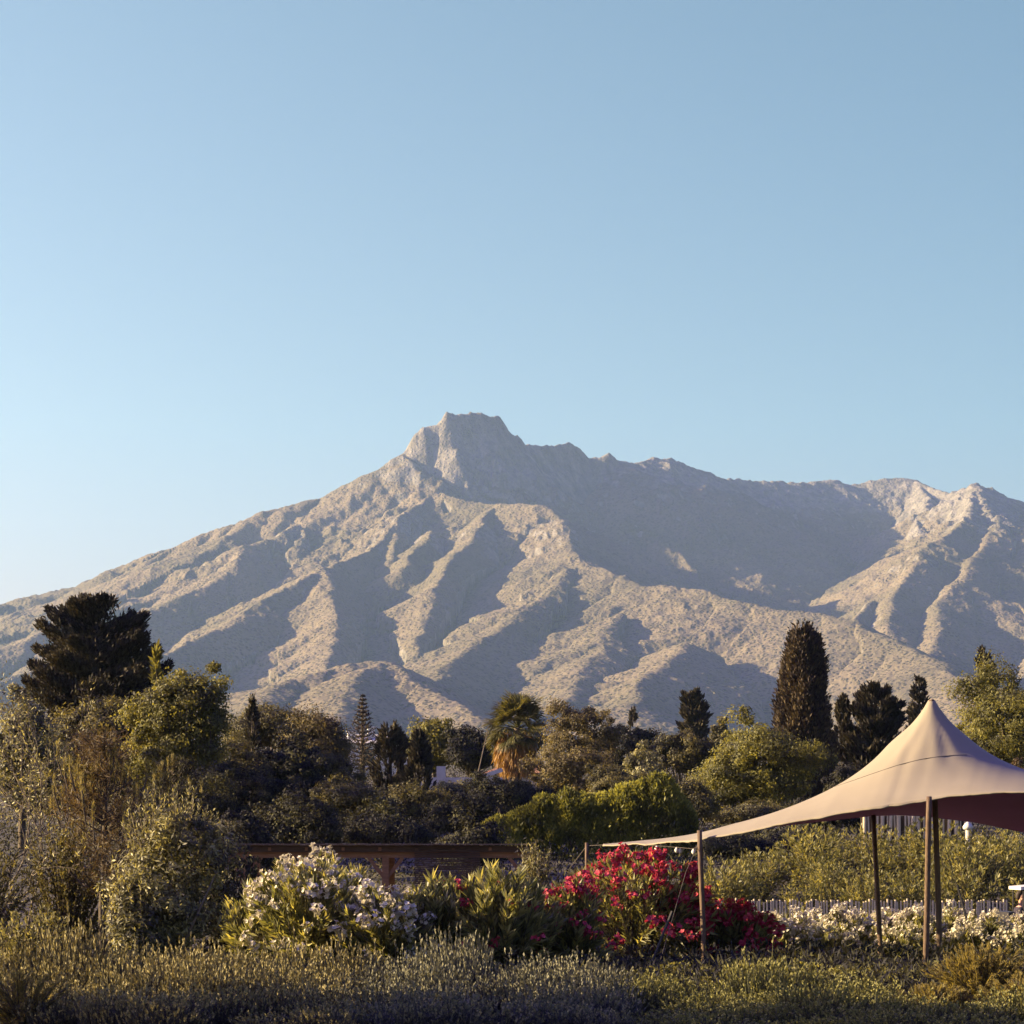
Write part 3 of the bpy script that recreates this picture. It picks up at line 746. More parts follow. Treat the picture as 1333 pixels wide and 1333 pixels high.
# clipped hedge behind the tent corner: one hedge, bushy top
def hedge():
    D = 84; x0 = px(628, 1040, D).x; x1 = px(905, 1040, D).x
    root = thing('hedge', ((x0 + x1) / 2, D, float(G(0, D)) - .1), 'long bushy hedge with a sunlit top behind the tent corner', 'hedge')
    n = 30000; xs = rng.uniform(x0, x1, n)
    topz = np.interp(xs, [x0, x0 + .6, x0 + 2.2, x0 + 4.2, x0 + 5.4, x0 + 6.3, x0 + 7.0, x1], [2.9, 3.3, 4.2, 4.25, 4.5, 5.0, 4.7, 3.2]) - root.location.z
    topz = topz + (fbm(xs / .5, xs * 0 + 3, 3) - .5) * .7
    f = rng.random(n); y = rng.uniform(-1.5, 1.3, n)
    sh = rng.random(n); shell = sh < .8
    z = topz * f ** .6
    prof = np.sqrt(np.clip(1 - (z / topz) ** 4, 0, 1))
    y = np.where(shell, np.where(rng.random(n) < .7, -1, 1) * 1.4 * prof * (.55 + .55 * fbm(xs / .5, z / .5, 3)), y * prof)
    p = np.stack([xs - root.location.x, y, z], 1)
    d = np.stack([rng.normal(size=n) * .5, np.sign(y) * .4 + rng.normal(size=n) * .4, .5 + rng.random(n) * .6], 1)
    tint = np.clip(fbm(xs / .7, z / .7, 2) * .8 + rng.random(n) * .5 - .1, 0, 1)
    MB().leaves(p, d, .12 + .10 * rng.random(n), .075, tint).build('foliage', M['bright'], root)
    st = MB()
    for k in range(16):
        q = (x0 - x1) / 2 * .9 + k * (x1 - x0) * .9 / 15
        st.tube([(q, 0, -.1), (q + rng.normal() * .1, rng.normal() * .1, 1.2), (q + rng.normal() * .2, 0, 2.0)], [.05, .04, .01], 5)
    st.build('stems', M['bark'], root)
hedge()

# leafy bank under the tent on the right: individual shrubs
bk = []
protoB = []
for k in range(4):
    r0 = thing('bank_shrub', (0, 0, 0), 'dense green shrub on the sunlit bank behind the picket fence', 'shrub', 'shrubs on the bank behind the picket fence')
    bush_parts(r0, 1.9, 1.25, 60, 'bank', (.175, .25), 19, ang=.8, start=.12, rough=.35)
    protoB.append([r0, False])
def place(protos, k, loc, rz, sc, label=None, group=None):
    p = protos[k % len(protos)]
    if not p[1]:
        p[1] = True; o = p[0]; o.location = loc; o.rotation_euler = (0, 0, rz); o.scale = sc if isinstance(sc, tuple) else (sc, sc, sc)
        if label: o['label'] = label
        if group: o['group'] = group
        return o
    return dup(p[0], loc, rz, sc, label, group)
rows = [(62, 905, 1345, 9, .88), (66, 925, 1350, 9, .86), (70, 985, 1345, 8, .88), (75, 1040, 1350, 8, .88)]
kk = 0
for (D, u0, u1, n, s) in rows:
    for q in range(n):
        u = u0 + (u1 - u0) * (q + .5 + rng.normal() * .15) / n
        x = (u - W0 / 2) / FPX * D + rng.normal() * .1
        place(protoB, kk, (x, D + rng.normal() * .6, float(G(x, D)) - .05), rng.random() * 6.28, s * (.68 + .52 * rng.random())); kk += 1

# ================================================================== VILLAS, MAST, LAMP
def villa(name, u, D, base_py, w, d, h, label, rz=0, roof='tile', chim=()):
    p = px(u, base_py, D)
    g = float(G(p.x, D))
    root = thing(name, (p.x, D, g), label, 'house', None, rz)
    top = p.z - g
    MB().box((0, 0, top / 2), (w, d, top)).build('wall', M['whitewash'], root)
    b = MB(); e = .45; hw, hd = w / 2 + e, d / 2 + e
    rr = max(.05, w / 2 - d / 2)
    v = [(-hw, -hd, top + .01), (hw, -hd, top + .01), (hw, hd, top + .01), (-hw, hd, top + .01), (-rr, 0, top + h), (rr, 0, top + h)]
    b.add(v, [(0, 1, 5, 4), (2, 3, 4, 5)]); b.add(v, [(1, 2, 5), (3, 0, 4), ]); b.add(v[:4], [(3, 2, 1, 0)])
    rf = b.build('roof', M[roof], root)
    for (cx, cy, ch) in chim:
        c = MB().box((cx, cy, top + ch / 2), (.7, .7, ch)); c.box((cx, cy, top + ch + .06), (.95, .95, .12))
        c.build('chimney', M['whitewash'], rf)
    for k in range(3):
        xx = -w / 2 + w * (k + .5) / 3
        fr = MB().box((xx, -d / 2 - .02, top - 1.25), (1.25, .05, 1.35)).build('window', M['darkmetal'], root)
        MB().box((xx, -d / 2 - .05, top - 1.25), (1.1, .02, 1.2)).build('pane', M['glassdark'], fr)
    return root
villa('white_villa', 476, 232, 969, 8.0, 5.0, 1.0, 'white villa with two chimneys behind the slender tiered pine', .15, 'whitewash', [(-1.55, -1.0, 1.15), (.45, -1.0, 1.6)])
villa('tiled_villa', 680, 168, 1008, 5.0, 4.0, .95, 'low white villa with tiled roof at the foot of the fan palm', .0, 'tile')
t = px(600, 1008, 128)
wl = thing('garden_wall', (t.x, 128, float(G(t.x, 128))), 'white garden wall stepping up between the dark cypresses and the palm', 'wall')
hb = t.z - float(G(t.x, 128))
b = MB().box((0, 0, hb / 2 - .1), (4.6, .25, hb - .15))
b.box((-1.1, -.003, hb / 2 + .2), (.5, .26, hb + .5)); b.box((1.4, 0, hb - .05), (1.9, .24, .22), 0, .5, .33)
b.build('wall', M['whitewash'], wl)
a = px(636, 946, 140); c = px(622, 1008, 140)
ms = thing('mast', (c.x, 140, float(G(c.x, 140))), 'thin leaning mast between the dusky leafy tree and the fan palm', 'mast')
gz = float(G(c.x, 140))
MB().tube([(-.2, 0, -.1), (0, 0, c.z - gz), (a.x - c.x, 0, a.z - gz)], [.05, .045, .025], 6).build('pole', M['palebark'], ms, True)
MB().tube([(a.x - c.x - .02, 0, a.z - gz - .6), (a.x - c.x + .1, 0, a.z - gz - .2)], [.02, .012], 5).build('antenna', M['darkmetal'], ms)

def upright_wall():
    D = 80; c = px(1195, 1085, D); g = float(G(c.x, D)); top = px(1195, 1060, D).z - g
    root = thing('slab_wall', (c.x, D, g), 'pale wall of uneven upright slabs seen under the tent above the bank', 'wall')
    b = MB(); x = -1.9
    while x < 1.9:
        w = .05 + .13 * rng.random()
        tp = top + .1 + rng.normal() * .08; b.tube([(x + w / 2, 0, -.1), (x + w / 2 + rng.normal() * .02, 0, tp * .5), (x + w / 2 + rng.normal() * .02, 0, tp)], w / 2, 9)
        x += w + .02 + .07 * rng.random()
    b.build('slabs', M['picket'], root)
    MB().box((0, .2, top / 2 - .05), (3.9, .08, top)).build('backing', M['bark'], root)
    l = px(1260, 1092, 76); g = float(G(l.x, 76)); hh = px(1260, 1069, 76).z - g
    lp = thing('garden_lamp', (l.x, 76, g), 'white domed garden lamp on the bank right of the slab wall', 'lamp')
    MB().tube([(0, 0, 0), (0, 0, hh - .28)], .075, 8).build('post', M['whitewash'], lp)
    z = np.array([0, .02, .1, .18, .24, .27]) + hh - .28
    MB().tube(np.stack([0 * z, 0 * z, z], 1), [.1, .16, .17, .12, .06, .015], 10).build('lamp_head', M['whitewash'], lp, True)
upright_wall()

# ================================================================== PICKET FENCE
def fence():
    D = 56.5; x0 = px(905, 0, D).x; x1 = px(1312, 0, D).x; g = -.46
    root = thing('picket_fence', ((x0 + x1) / 2, D, g), 'pale split paling fence behind the white oleanders', 'fence')
    top = px(0, 1172, D).z - g
    w = x1 - x0
    ms = []
    for k in range(6):
        hh = top * (1 + rng.normal() * .015)
        b = MB().tube([(0, 0, 0), (.004 * rng.normal(), 0, hh * .5), (0, 0, hh)], .021 + .007 * rng.random(), 8)
        ms.append(b.mesh('picket'))
    n = 98
    for k in range(n):
        o = link('picket', ms[k % 6], M['picket'], root)
        o.location = (-w / 2 + w * (k + .5 + rng.normal() * .12) / n, -.03, rng.normal() * .015); o.rotation_euler = (0, rng.normal() * .012, rng.normal() * .2)
    for z in (.35, top - .3):
        MB().tube([(-w / 2, 0, z), (0, 0, z - .01), (w / 2, 0, z)], .008, 5).build('wire', M['darkmetal'], root)
    for k in range(6):
        MB().tube([(-w / 2 + w * k / 5, .05, -.1), (-w / 2 + w * k / 5, .05, top - .06)], .035, 7).build('post', M['bark'], root)
fence()

# ================================================================== PERGOLA
def pergola():
    D = 48.5; x0 = px(298, 0, D).x; x1 = px(692, 0, D).x; g = float(G(0, D)); cx = (x0 + x1) / 2; w = x1 - x0
    root = thing('pergola', (cx, D, g), 'long wooden pergola with a reed roof behind the flowering bushes', 'pergola')
    zt = px(0, 1098, D).z - g
    b = MB(); n = 200
    for k in range(n):                                   # reeds laid front to back, ragged ends
        q = -w / 2 + w * (k + .5) / n
        b.tube([(q, -.25 - .05 * rng.random(), zt - .02 + rng.normal() * .006), (q, 2.6, zt - .02 + rng.normal() * .006)], .012 + .006 * rng.random(), 5)
    b.build('reed_roof', M['thatch'], root)
    MB().box((0, -.12, zt - .115), (w, .03, .13)).build('fascia', M['reed'], root)
    zb = px(0, 1112, D).z - g
    for y in (0, 2.4): MB().box((0, y, zb), (w - .05, .1, .15)).build('beam', M['beam'], root)
    for k in range(9): MB().box((-w / 2 + .1 + (w - .2) * k / 8, 1.2, zb + .11), (.06, 2.7, .07)).build('rafter', M['beam'], root)
    for u in (318, 502, 685):
        q = px(u, 0, D).x - cx
        MB().box((q, 0, (zb - .075) / 2 - .05), (.14, .12, zb - .075 + .1)).build('post', M['beam'], root)
        MB().box((q, 2.4, (zb - .075) / 2 - .05), (.14, .12, zb - .075 + .1)).build('post', M['beam'], root)
        for s in (-1, 1): MB().box((q + s * .20, 0, zb - .275), (.075, .07, .52), 0, .5, -s * R(38)).build('brace', M['beam'], root)
    # reed screen hung from the beam
    b = MB(); xa = px(540, 0, D).x - cx; xb = px(625, 0, D).x - cx
    hh = zt - .03; m = 64
    for k in range(m):
        z = hh - (k + .5) * (hh - .05) / m
        b.tube([(xa + rng.normal() * .006, -.16, z), ((xa + xb) / 2, -.16 + rng.normal() * .004, z + rng.normal() * .006), (xb + rng.normal() * .006, -.16, z)], .017, 5)
    b.build('reed_screen', M['reed'], root)
pergola()

# ================================================================== STRETCH TENT
def canvasmat(name, c1, c2):
    m, n, out = newmat(name); N = n.nodes.new
    tc = N('ShaderNodeTexCoord'); no = N('ShaderNodeTexNoise'); no.inputs['Scale'].default_value = 1.3; no.inputs['Detail'].default_value = 5
    wv = N('ShaderNodeTexNoise'); wv.inputs['Scale'].default_value = 260
    rp = N('ShaderNodeValToRGB'); e = rp.color_ramp.elements; e[0].position = .3; e[0].color = (*c1, 1); e[1].position = .7; e[1].color = (*c2, 1)
    pb = N('ShaderNodeBsdfPrincipled'); pb.inputs['Roughness'].default_value = .75; pb.inputs['Specular IOR Level'].default_value = .2
    bp = N('ShaderNodeBump'); bp.inputs['Strength'].default_value = .08; bp.inputs['Distance'].default_value = .004
    for a in (no, wv): n.links.new(tc.outputs['Object'], a.inputs['Vector'])
    n.links.new(no.outputs['Fac'], rp.inputs[0]); n.links.new(rp.outputs[0], pb.inputs['Base Color'])
    n.links.new(wv.outputs['Fac'], bp.inputs['Height']); n.links.new(bp.outputs[0], pb.inputs['Normal']); n.links.new(pb.outputs[0], out.inputs[0])
    return m
M['canvas'] = canvasmat('tent_canvas', (.238, .206, .146), (.260, .226, .162))
M['underside_shade'] = canvasmat('tent_underside_shade', (.22, .085, .20), (.26, .10, .24))  # same beige cloth from below, its shade put into a dark colour

def tent():
    O = px(1213, HOR, 41.0); O.z = 0
    root = thing('stretch_tent', O, 'sand coloured stretch tent with one tall peak on wooden poles', 'tent')
    front = [(785, 1100, 43.2), (845, 1098, 41.6), (911, 1093.5, 40), (960, 1083.5, 39.6), (1016, 1072.5, 39.2), (1075, 1062, 38.9), (1133, 1051.5, 38.6), (1170, 1047, 38.5), (1207, 1042, 38.4), (1240, 1035.5, 38.3), (1290, 1031, 38.1), (1333, 1031, 37.9), (1430, 1040, 37.6), (1540, 1060, 37.2)]
    back = [(785, 1099, 43.45), (860, 1092, 43.7), (960, 1080, 43.9), (1060, 1069, 44.1), (1137, 1060.5, 44.4), (1170, 1059.5, 44.6), (1203, 1061, 44.8), (1268, 1069, 45), (1333, 1082, 45), (1430, 1095, 45), (1540, 1108, 44.5)]
    NU, NV = 190, 72
    def curve(c):
        p = np.array([px(*q) - O for q in c]); s = np.concatenate([[0], np.cumsum(np.linalg.norm(np.diff(p, axis=0), axis=1))]); s /= s[-1]
        return np.stack([np.interp(np.linspace(0, 1, NU), s, p[:, k]) for k in range(3)], 1)
    def smooth(c, n=3):
        for _ in range(n): c[1:-1] = c[1:-1] * .5 + (c[:-2] + c[2:]) * .25
        return c
    Fp = smooth(curve(front)); Bp = smooth(curve(back))
    rip = (fbm(np.arange(NU) / 5.5, np.zeros(NU), 3) - .5) * .055 * np.minimum(1, np.arange(NU) / 12)
    Fp[:, 2] += rip; Fp[:, 1] += rip * 1.5
    v = np.linspace(0, 1, NV)[:, None, None]
    P = Fp[None] * (1 - v) + Bp[None] * v
    apex = np.array(px(1213, 908, 41.0) - O)
    r = np.hypot(P[..., 0] - apex[0], P[..., 1] - apex[1])
    prof = apex[2] - np.interp(r, [0, .05, .14, .34, .58, .85], [0, .03, .19, .45, .66, .90])
    pin = r < .80
    Zc = P[..., 2].copy(); Zc[pin] = prof[pin]
    # anisotropic Laplace on the real spacing
    du = np.linalg.norm(np.diff(P[..., :2], axis=1), axis=2).mean(); 
    dv = np.linalg.norm(P[1:, :, :2] - P[:-1, :, :2], axis=2).mean(0)
    wu = 1 / du ** 2; wv = np.broadcast_to(1 / np.maximum(dv, .012)[None] ** 2, P.shape[:2])[1:-1, 1:-1]
    for it in range(5200):
        n = ((Zc[1:-1, :-2] + Zc[1:-1, 2:]) * wu + (Zc[:-2, 1:-1] + Zc[2:, 1:-1]) * wv) / (2 * wu + 2 * wv)
        Zc[1:-1, 1:-1] += (n - Zc[1:-1, 1:-1]) * .98
        Zc[1:-1, -1] = Zc[1:-1, -1] * .5 + Zc[1:-1, -2] * .5
        Zc[pin] = prof[pin]
    for it in range(6):
        Zs = Zc.copy(); Zs[1:-1, 1:-1] = (Zc[1:-1, :-2] + Zc[1:-1, 2:] + Zc[:-2, 1:-1] + Zc[2:, 1:-1]) * .125 + Zc[1:-1, 1:-1] * .5
        k = np.clip((r - .1) / .4, 0, 1); Zc = Zc * (1 - k) + Zs * k
    th = np.arctan2(P[..., 1] - apex[1], P[..., 0] - apex[0])
    Zc[1:-1] += ((.010 * np.cos(11 * th + .6) + .007 * np.cos(19 * th)) * np.exp(-((r - .75) / .55) ** 2))[1:-1]      # tension folds below the peak
    P[..., 2] = Zc
    i, j = np.meshgrid(np.arange(NV - 1), np.arange(NU - 1), indexing='ij'); q = (i * NU + j).ravel()
    f = np.stack([q, q + 1, q + 1 + NU, q + NU], 1)
    cn = MB().add(P, f).build('canopy', M['canvas'], root, True)
    so = cn.modifiers.new('cloth', 'SOLIDIFY'); so.thickness = .006; so.offset = 0
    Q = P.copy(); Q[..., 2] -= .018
    MB().add(Q, f[:, ::-1]).build('underside_shade', M['underside_shade'], root, True)  # added dark sheet standing for the shade under the canopy
    MB().tube(Fp - (0, 0, .012), .014, 6).build('hem', M['canvas'], root, True)
    MB().tube(Bp - (0, 0, .012), .014, 6).build('hem', M['underside_shade'], root, True)
    # seam: follow the cloth where it crosses the traced line
    su = [960, 1000, 1050, 1100, 1140, 1170, 1200, 1225, 1250, 1262]; sv = [1067, 1054, 1037, 1020, 1006, 996, 988.5, 985, 983, 983]
    pts = []
    for k in range(NU):
        c = P[:, k] + np.array(O); pu = c[:, 0] / c[:, 1] * FPX + W0 / 2; pv = HOR - (c[:, 2] - EYE) / c[:, 1] * FPX
        if pu[0] < 962: continue
        tv = np.interp(pu, su, sv) - pv
        z = np.where((tv[:-1] < 0) & (tv[1:] >= 0))[0]
        if len(z) == 0 or pu[z[0]] > 1262: continue
        a = z[0]; w = tv[a] / (tv[a] - tv[a + 1]); pts.append(P[a, k] * (1 - w) + P[a + 1, k] * w + np.array([0, -.003, .004]))
    if len(pts) > 4: MB().tube(smooth(np.array(pts), 2), .0075, 5, cap=False).build('seam', M['rope'], root, True)
    # poles
    def pole(a, b, r, mat='pole'):
        a = np.array(a - O); b = np.array(b - O)
        t = np.linspace(0, 1, 9)[:, None]; p = b + (a - b) * t; p[:, 0] += np.sin(t[:, 0] * 5) * .006
        return MB().tube(p, np.linspace(r * 1.1, r, 9), 10).build('pole', M[mat], root, True)
    def ground(u, D): 
        p = px(u, 0, D); p.z = float(G(p.x, D)) - .1; return p
    pole(px(764, 1097, 43.4), ground(764.5, 43.2), .032)
    pole(px(911, 1081, 39.9), ground(917, 40.0), .044)
    pole(px(1137, 1057, 44.3), ground(1147, 42.6), .045)
    pole(px(1210, 1037, 38.3), ground(1204, 38.8), .046)
    pole(px(1213, 911, 41.0), ground(1224, 41.0), .048)
    # guy ropes, turnbuckles
    def rope(pts, r=.006): MB().tube([np.array(p - O) for p in pts], r, 5).build('guy_rope', M['rope'], root)
    rope([px(785, 1100, 43.2), px(764, 1101, 43.4), px(742, 1130, 44), ground(700, 45)], .010)
    rope([px(911, 1093, 40), px(928, 1140, 40.6), ground(975, 42)])
    rope([px(911, 1094, 40), px(893, 1135, 39.6), ground(850, 38)])
    rope([px(1230, 1100, 39), px(1246, 1155, 39), ground(1282, 39)], .006)
    MB().tube([np.array(px(1246, 1152, 39) - O), np.array(px(1258, 1195, 39) - O)], .022, 6).build('ratchet', M['darkmetal'], root)
    MB().tube([np.array(px(875, 1186, 36) - O), np.array(px(850, 1250, 36) - O)], .022, 6).build('ratchet', M['darkmetal'], root)
    # festoon lights hanging below the front hem
    st = thing('string_lights', px(868, 1100, 40.9), 'string of pale bulbs hanging under the low left edge of the tent', 'lights')
    o2 = np.array(px(868, 1100, 40.9))
    B = [px(840, 1100, 41.4), px(855, 1101, 41.2), px(881, 1103, 40.8), px(903, 1105, 40.3), px(911, 1099, 40)]
    MB().tube([np.array(p) - o2 for p in B], .005, 5).build('cable', M['rope'], st)
    for p in B[1:4]:
        c = np.array(p) - o2; z = np.array([0, -.02, -.05, -.08, -.10]) 
        MB().tube(np.stack([c[0] + 0 * z, c[1] + 0 * z, c[2] + z], 1), [.012, .03, .042, .032, .006], 8).build('bulb', M['whitewash'], st, True)
    c = np.array(B[2]) - o2 + np.array([.06, 0, -.015]); z = np.array([0, -.02, -.05, -.08, -.10])
    MB().tube(np.stack([c[0] + 0 * z, c[1] + 0 * z, c[2] + z], 1), [.012, .03, .042, .032, .006], 8).build('bulb', M['whitewash'], st, True)
tent()

# ================================================================== GOLF BUGGY AND PERSON
def buggy():
    D = 51.5; o = px(1364, 0, D); g = float(G(o.x, D)); o.z = g
    root = thing('golf_buggy', o, 'golf buggy with a white roof passing behind the white oleanders', 'golf buggy')
    body = M['whitewash']
    b = MB(); prof = [(-1.15, .32), (-1.15, .60), (-.55, .62), (-.52, .42), (.45, .40), (.62, .78), (1.05, .74), (1.22, .55), (1.22, .32)]
    n = len(prof); vv = [(x, y, z) for y in (-.56, .56) for (x, z) in prof]
    b.add(vv, [(k, (k + 1) % n, (k + 1) % n + n, k + n) for k in range(n)]); b.f.append(np.array([list(range(n))[::-1], list(range(n, 2 * n))])); b.t.append(np.array([.5, .5]))
    b.build('body', body, root)
    MB().box((-.60, 0, .80), (.5, 1.05, .14)).box((-.90, 0, 1.05), (.12, 1.05, .45), 0, .5, .12).build('seat', M['darkmetal'], root)
    xr = np.linspace(-.74, .92, 9)
    b = MB()
    for k in range(8):
        za = 1.83 + .05 * (1 - ((xr[k] - .1) / .85) ** 2); zb = 1.83 + .05 * (1 - ((xr[k + 1] - .1) / .85) ** 2)
        b.add([(xr[k], -.62, za), (xr[k + 1], -.62, zb), (xr[k + 1], .62, zb), (xr[k], .62, za), (xr[k], -.62, za - .07), (xr[k + 1], -.62, zb - .07), (xr[k + 1], .62, zb - .07), (xr[k], .62, za - .07)],
              [(0, 1, 2, 3), (7, 6, 5, 4), (0, 4, 5, 1), (2, 6, 7, 3)] + ([(0, 3, 7, 4)] if k == 0 else []) + ([(1, 5, 6, 2)] if k == 7 else []))
    b.build('roof', body, root)
    for x, s in ((-.66, 0), (.80, -.15)):
        for y in (-.52, .52): MB().tube([(x - s, y, .7), (x, y, 1.80)], .018, 6).build('post', M['darkmetal'], root)
    MB().tube([(.55, .2, .7), (.30, .2, 1.05)], .02, 6).build('steering_column', M['darkmetal'], root)
    a = np.linspace(0, 2 * np.pi, 17); MB().tube(np.stack([.30 + .09 * np.cos(a), .2 + .17 * np.sin(a), 1.05 + .13 * np.cos(a)], 1), .014, 6, False).build('steering_wheel', M['darkmetal'], root, True)
    for x in (-.85, .85):
        for y in (-.52, .52):
            w = MB().tube([(x, y - .09, .22), (x, y - .06, .22), (x, y + .06, .22), (x, y + .09, .22)], [.19, .22, .22, .19], 20).build('wheel', M['darkmetal'], root, True)
            MB().tube([(x, y - .1, .22), (x, y + .1, .22)], .11, 14).build('rim', body, w, True)
    # person sitting on the near side of the seat, facing right
    skin = surf('skin', (.36, .20, .14), (.44, .26, .18), 6, .55, .05)
    shirt = surf('dark_shirt', (.018, .014, .024), (.03, .024, .036), 12, .9, .2)
    hairm = surf('dark_hair', (.02, .014, .01), (.05, .034, .024), 30, .7, .4)
    po = Vector((o.x - .70, D - .28, g + .87))
    P = thing('person', po, 'person in a dark short sleeved shirt sitting in the golf buggy', 'person')
    def skinned(name, verts, edges, rads, mat, sub=2):
        me = bpy.data.meshes.new(name); me.from_pydata(verts, edges, []); ob = link(name, me, mat, P)
        md = ob.modifiers.new('skin', 'SKIN'); md.use_smooth_shade = True
        for k, r in enumerate(rads): me.skin_vertices[0].data[k].radius = (r, r) if not isinstance(r, tuple) else r
        me.skin_vertices[0].data[0].use_root = True
        s = ob.modifiers.new('sub', 'SUBSURF'); s.levels = s.render_levels = sub
        return ob
    # body: pelvis, spine, neck, head with face, arms towards the wheel, legs bent
    V = [(0, 0, .08), (0, 0, .28), (.01, 0, .44), (.02, 0, .53), (.04, 0, .60), (.065, 0, .68), (.06, 0, .78), (.02, 0, .83),
         (.0, -.19, .48), (-.05, -.26, .22), (.20, -.22, .12), (.27, -.21, .13), (0, .19, .48), (-.02, .26, .22), (.24, .2, .14), (.32, .19, .16),
         (.05, -.1, .04), (.45, -.11, .08), (.46, -.11, -.36), (.60, -.11, -.42), (.05, .1, .04), (.45, .11, .08), (.46, .11, -.36), (.60, .11, -.42),
         (.155, 0, .70)]
    E = [(0, 1), (1, 2), (2, 3), (3, 4), (4, 5), (5, 6), (6, 7), (2, 8), (8, 9), (9, 10), (10, 11), (2, 12), (12, 13), (13, 14), (14, 15), (0, 16), (16, 17), (17, 18), (18, 19), (0, 20), (20, 21), (21, 22), (22, 23), (5, 24)]
    Rr = [(.12, .15), (.11, .14), (.10, .15), .055, .052, (.09, .075), (.095, .078), .05, .06, .042, .032, .03, .06, .042, .032, .03, .08, .06, .045, .03, .08, .06, .045, .03, .022]
    skinned('body', V, E, Rr, skin)
    SV = [(0, 0, .05), (0, 0, .28), (.01, 0, .43), (.015, 0, .50), (0, -.20, .46), (-.035, -.245, .30), (0, .20, .46), (-.02, .245, .30)]
    skinned('shirt', SV, [(0, 1), (1, 2), (2, 3), (2, 4), (4, 5), (2, 6), (6, 7)], [(.135, .165), (.125, .155), (.115, .165), .065, .075, .062, .075, .062], shirt)
    skinned('hair', [(-.01, 0, .66), (-.02, 0, .74), (.0, 0, .81), (.06, 0, .835), (.11, 0, .81)], [(0, 1), (1, 2), (2, 3), (3, 4)], [.045, (.07, .085), (.08, .09), (.075, .08), .04], hairm)
    for s in (-1, 1):
        MB().tube([(.05, s * .075, .685), (.05, s * .092, .69)], [.03, .018], 8).build('ear', skin, P, True)
        for k in range(4): 
            y = (-.21 if s < 0 else .19) + (k - 1.5) * .018; x0 = .29 if s < 0 else .34; z0 = .13 if s < 0 else .16
            MB().tube([(x0, y, z0), (x0 + .06 + .01 * (k in (1, 2)), y, z0 + .005), (x0 + .08, y, z0 - .03)], [.010, .009, .007], 6).build('finger', skin, P, True)
    return root
buggy()

# ================================================================== FLOWERING BUSHES
# small background row of white oleanders before the fence
row = [(955, 1188, 70, 47.0, 46), (1000, 1190, 62, 46.2, 40), (1045, 1186, 66, 46.8, 60), (1098, 1188, 64, 45.8, 62), (1150, 1186, 66, 46.6, 60), (1195, 1187, 60, 45.6, 55), (1238, 1186, 62, 46.4, 60), (1282, 1190, 64, 45.4, 60), (1330, 1200, 60, 46.2, 55), (1306, 1200, 56, 46.6, 40)]
for k, (u, top, w, D, nf) in enumerate(row):
    oleander(u, D, top, w * 1.15, 'low white flowering oleander in the row before the paling fence', group='white oleanders before the paling fence', nstem=62, nodes=17, leaf=(.18, .19), flower=WB, nfl=min(nf + 20, 98), fs=(.9, 1.45), low=.45)
# second low row in front
for k, (u, top, w, D) in enumerate([(1020, 1208, 66, 44.4), (1080, 1207, 66, 44.6), (1175, 1209, 66, 44.4), (1255, 1211, 66, 44.6), (1322, 1214, 60, 44.2)]):
    oleander(u, D, top, w * 1.2, 'low white flowering oleander in the row before the paling fence', group='white oleanders before the paling fence', nstem=55, nodes=13, leaf=(.16, .2), flower=WB, nfl=40, fs=(1.0, 1.5), low=.4)
oleander(905, 44.5, 1150, 60, 'green oleander between the second tent pole and the red bushes', nstem=50, flower=RB, nfl=10)

# big front bushes
oleander(402, 36.3, 1114, 170, 'tall white flowering oleander in front of the pergola', nstem=120, nodes=20, flower=WB, nfl=98, fs=(1.1, 1.9))
oleander(505, 35.6, 1156, 130, 'lower white flowering oleander beside the tall white one', nstem=90, nodes=20, flower=WB, nfl=76, fs=(1.1, 1.8))
oleander(583, 37.0, 1150, 100, 'green oleander with two red blooms below the reed screen', nstem=70, nodes=24, flower=RB, nfl=5, low=.5)
oleander(650, 36.2, 1130, 130, 'tall green oleander with scattered red blooms left of the red bushes', nstem=95, nodes=24, flower=RB, nfl=9, low=.3)
oleander(745, 37.6, 1150, 90, 'half red half green oleander at the foot of the tent corner pole', nstem=70, nodes=22, flower=RB, nfl=45, low=.3)
oleander(826, 41.2, 1110, 205, 'largest crimson oleander under the tent corner', nstem=130, nodes=14, flower=RB, nfl=100, low=.12, fs=(1.3, 2.1))
oleander(768, 41.9, 1132, 95, 'crimson oleander beside the tent corner pole', nstem=70, nodes=13, flower=RB, nfl=70, low=.15, fs=(1.2, 1.9))
oleander(872, 41.8, 1150, 115, 'crimson oleander left of the second tent pole', nstem=80, nodes=13, flower=RB, nfl=98, low=.1, fs=(1.3, 2.1))
oleander(960, 41.6, 1182, 118, 'lower crimson oleander right of the second tent pole', nstem=80, nodes=13, flower=RB, nfl=95, low=.1, fs=(1.2, 2.0))

oleander(455, 38.0, 1128, 84, 'leafy green oleander behind the gap between the two white ones', nstem=80, nodes=22)
oleander(330, 37.8, 1150, 80, 'small green oleander between the large olive and the tall white oleander', nstem=55, nodes=20)
oleander(565, 36.4, 1142, 110, 'leafy green oleander right of the lower white one', nstem=80, nodes=22)
oleander(688, 36.9, 1160, 100, 'leafy green oleander in front of the small pale olive bush', nstem=80, nodes=22, flower=RB, nfl=8)
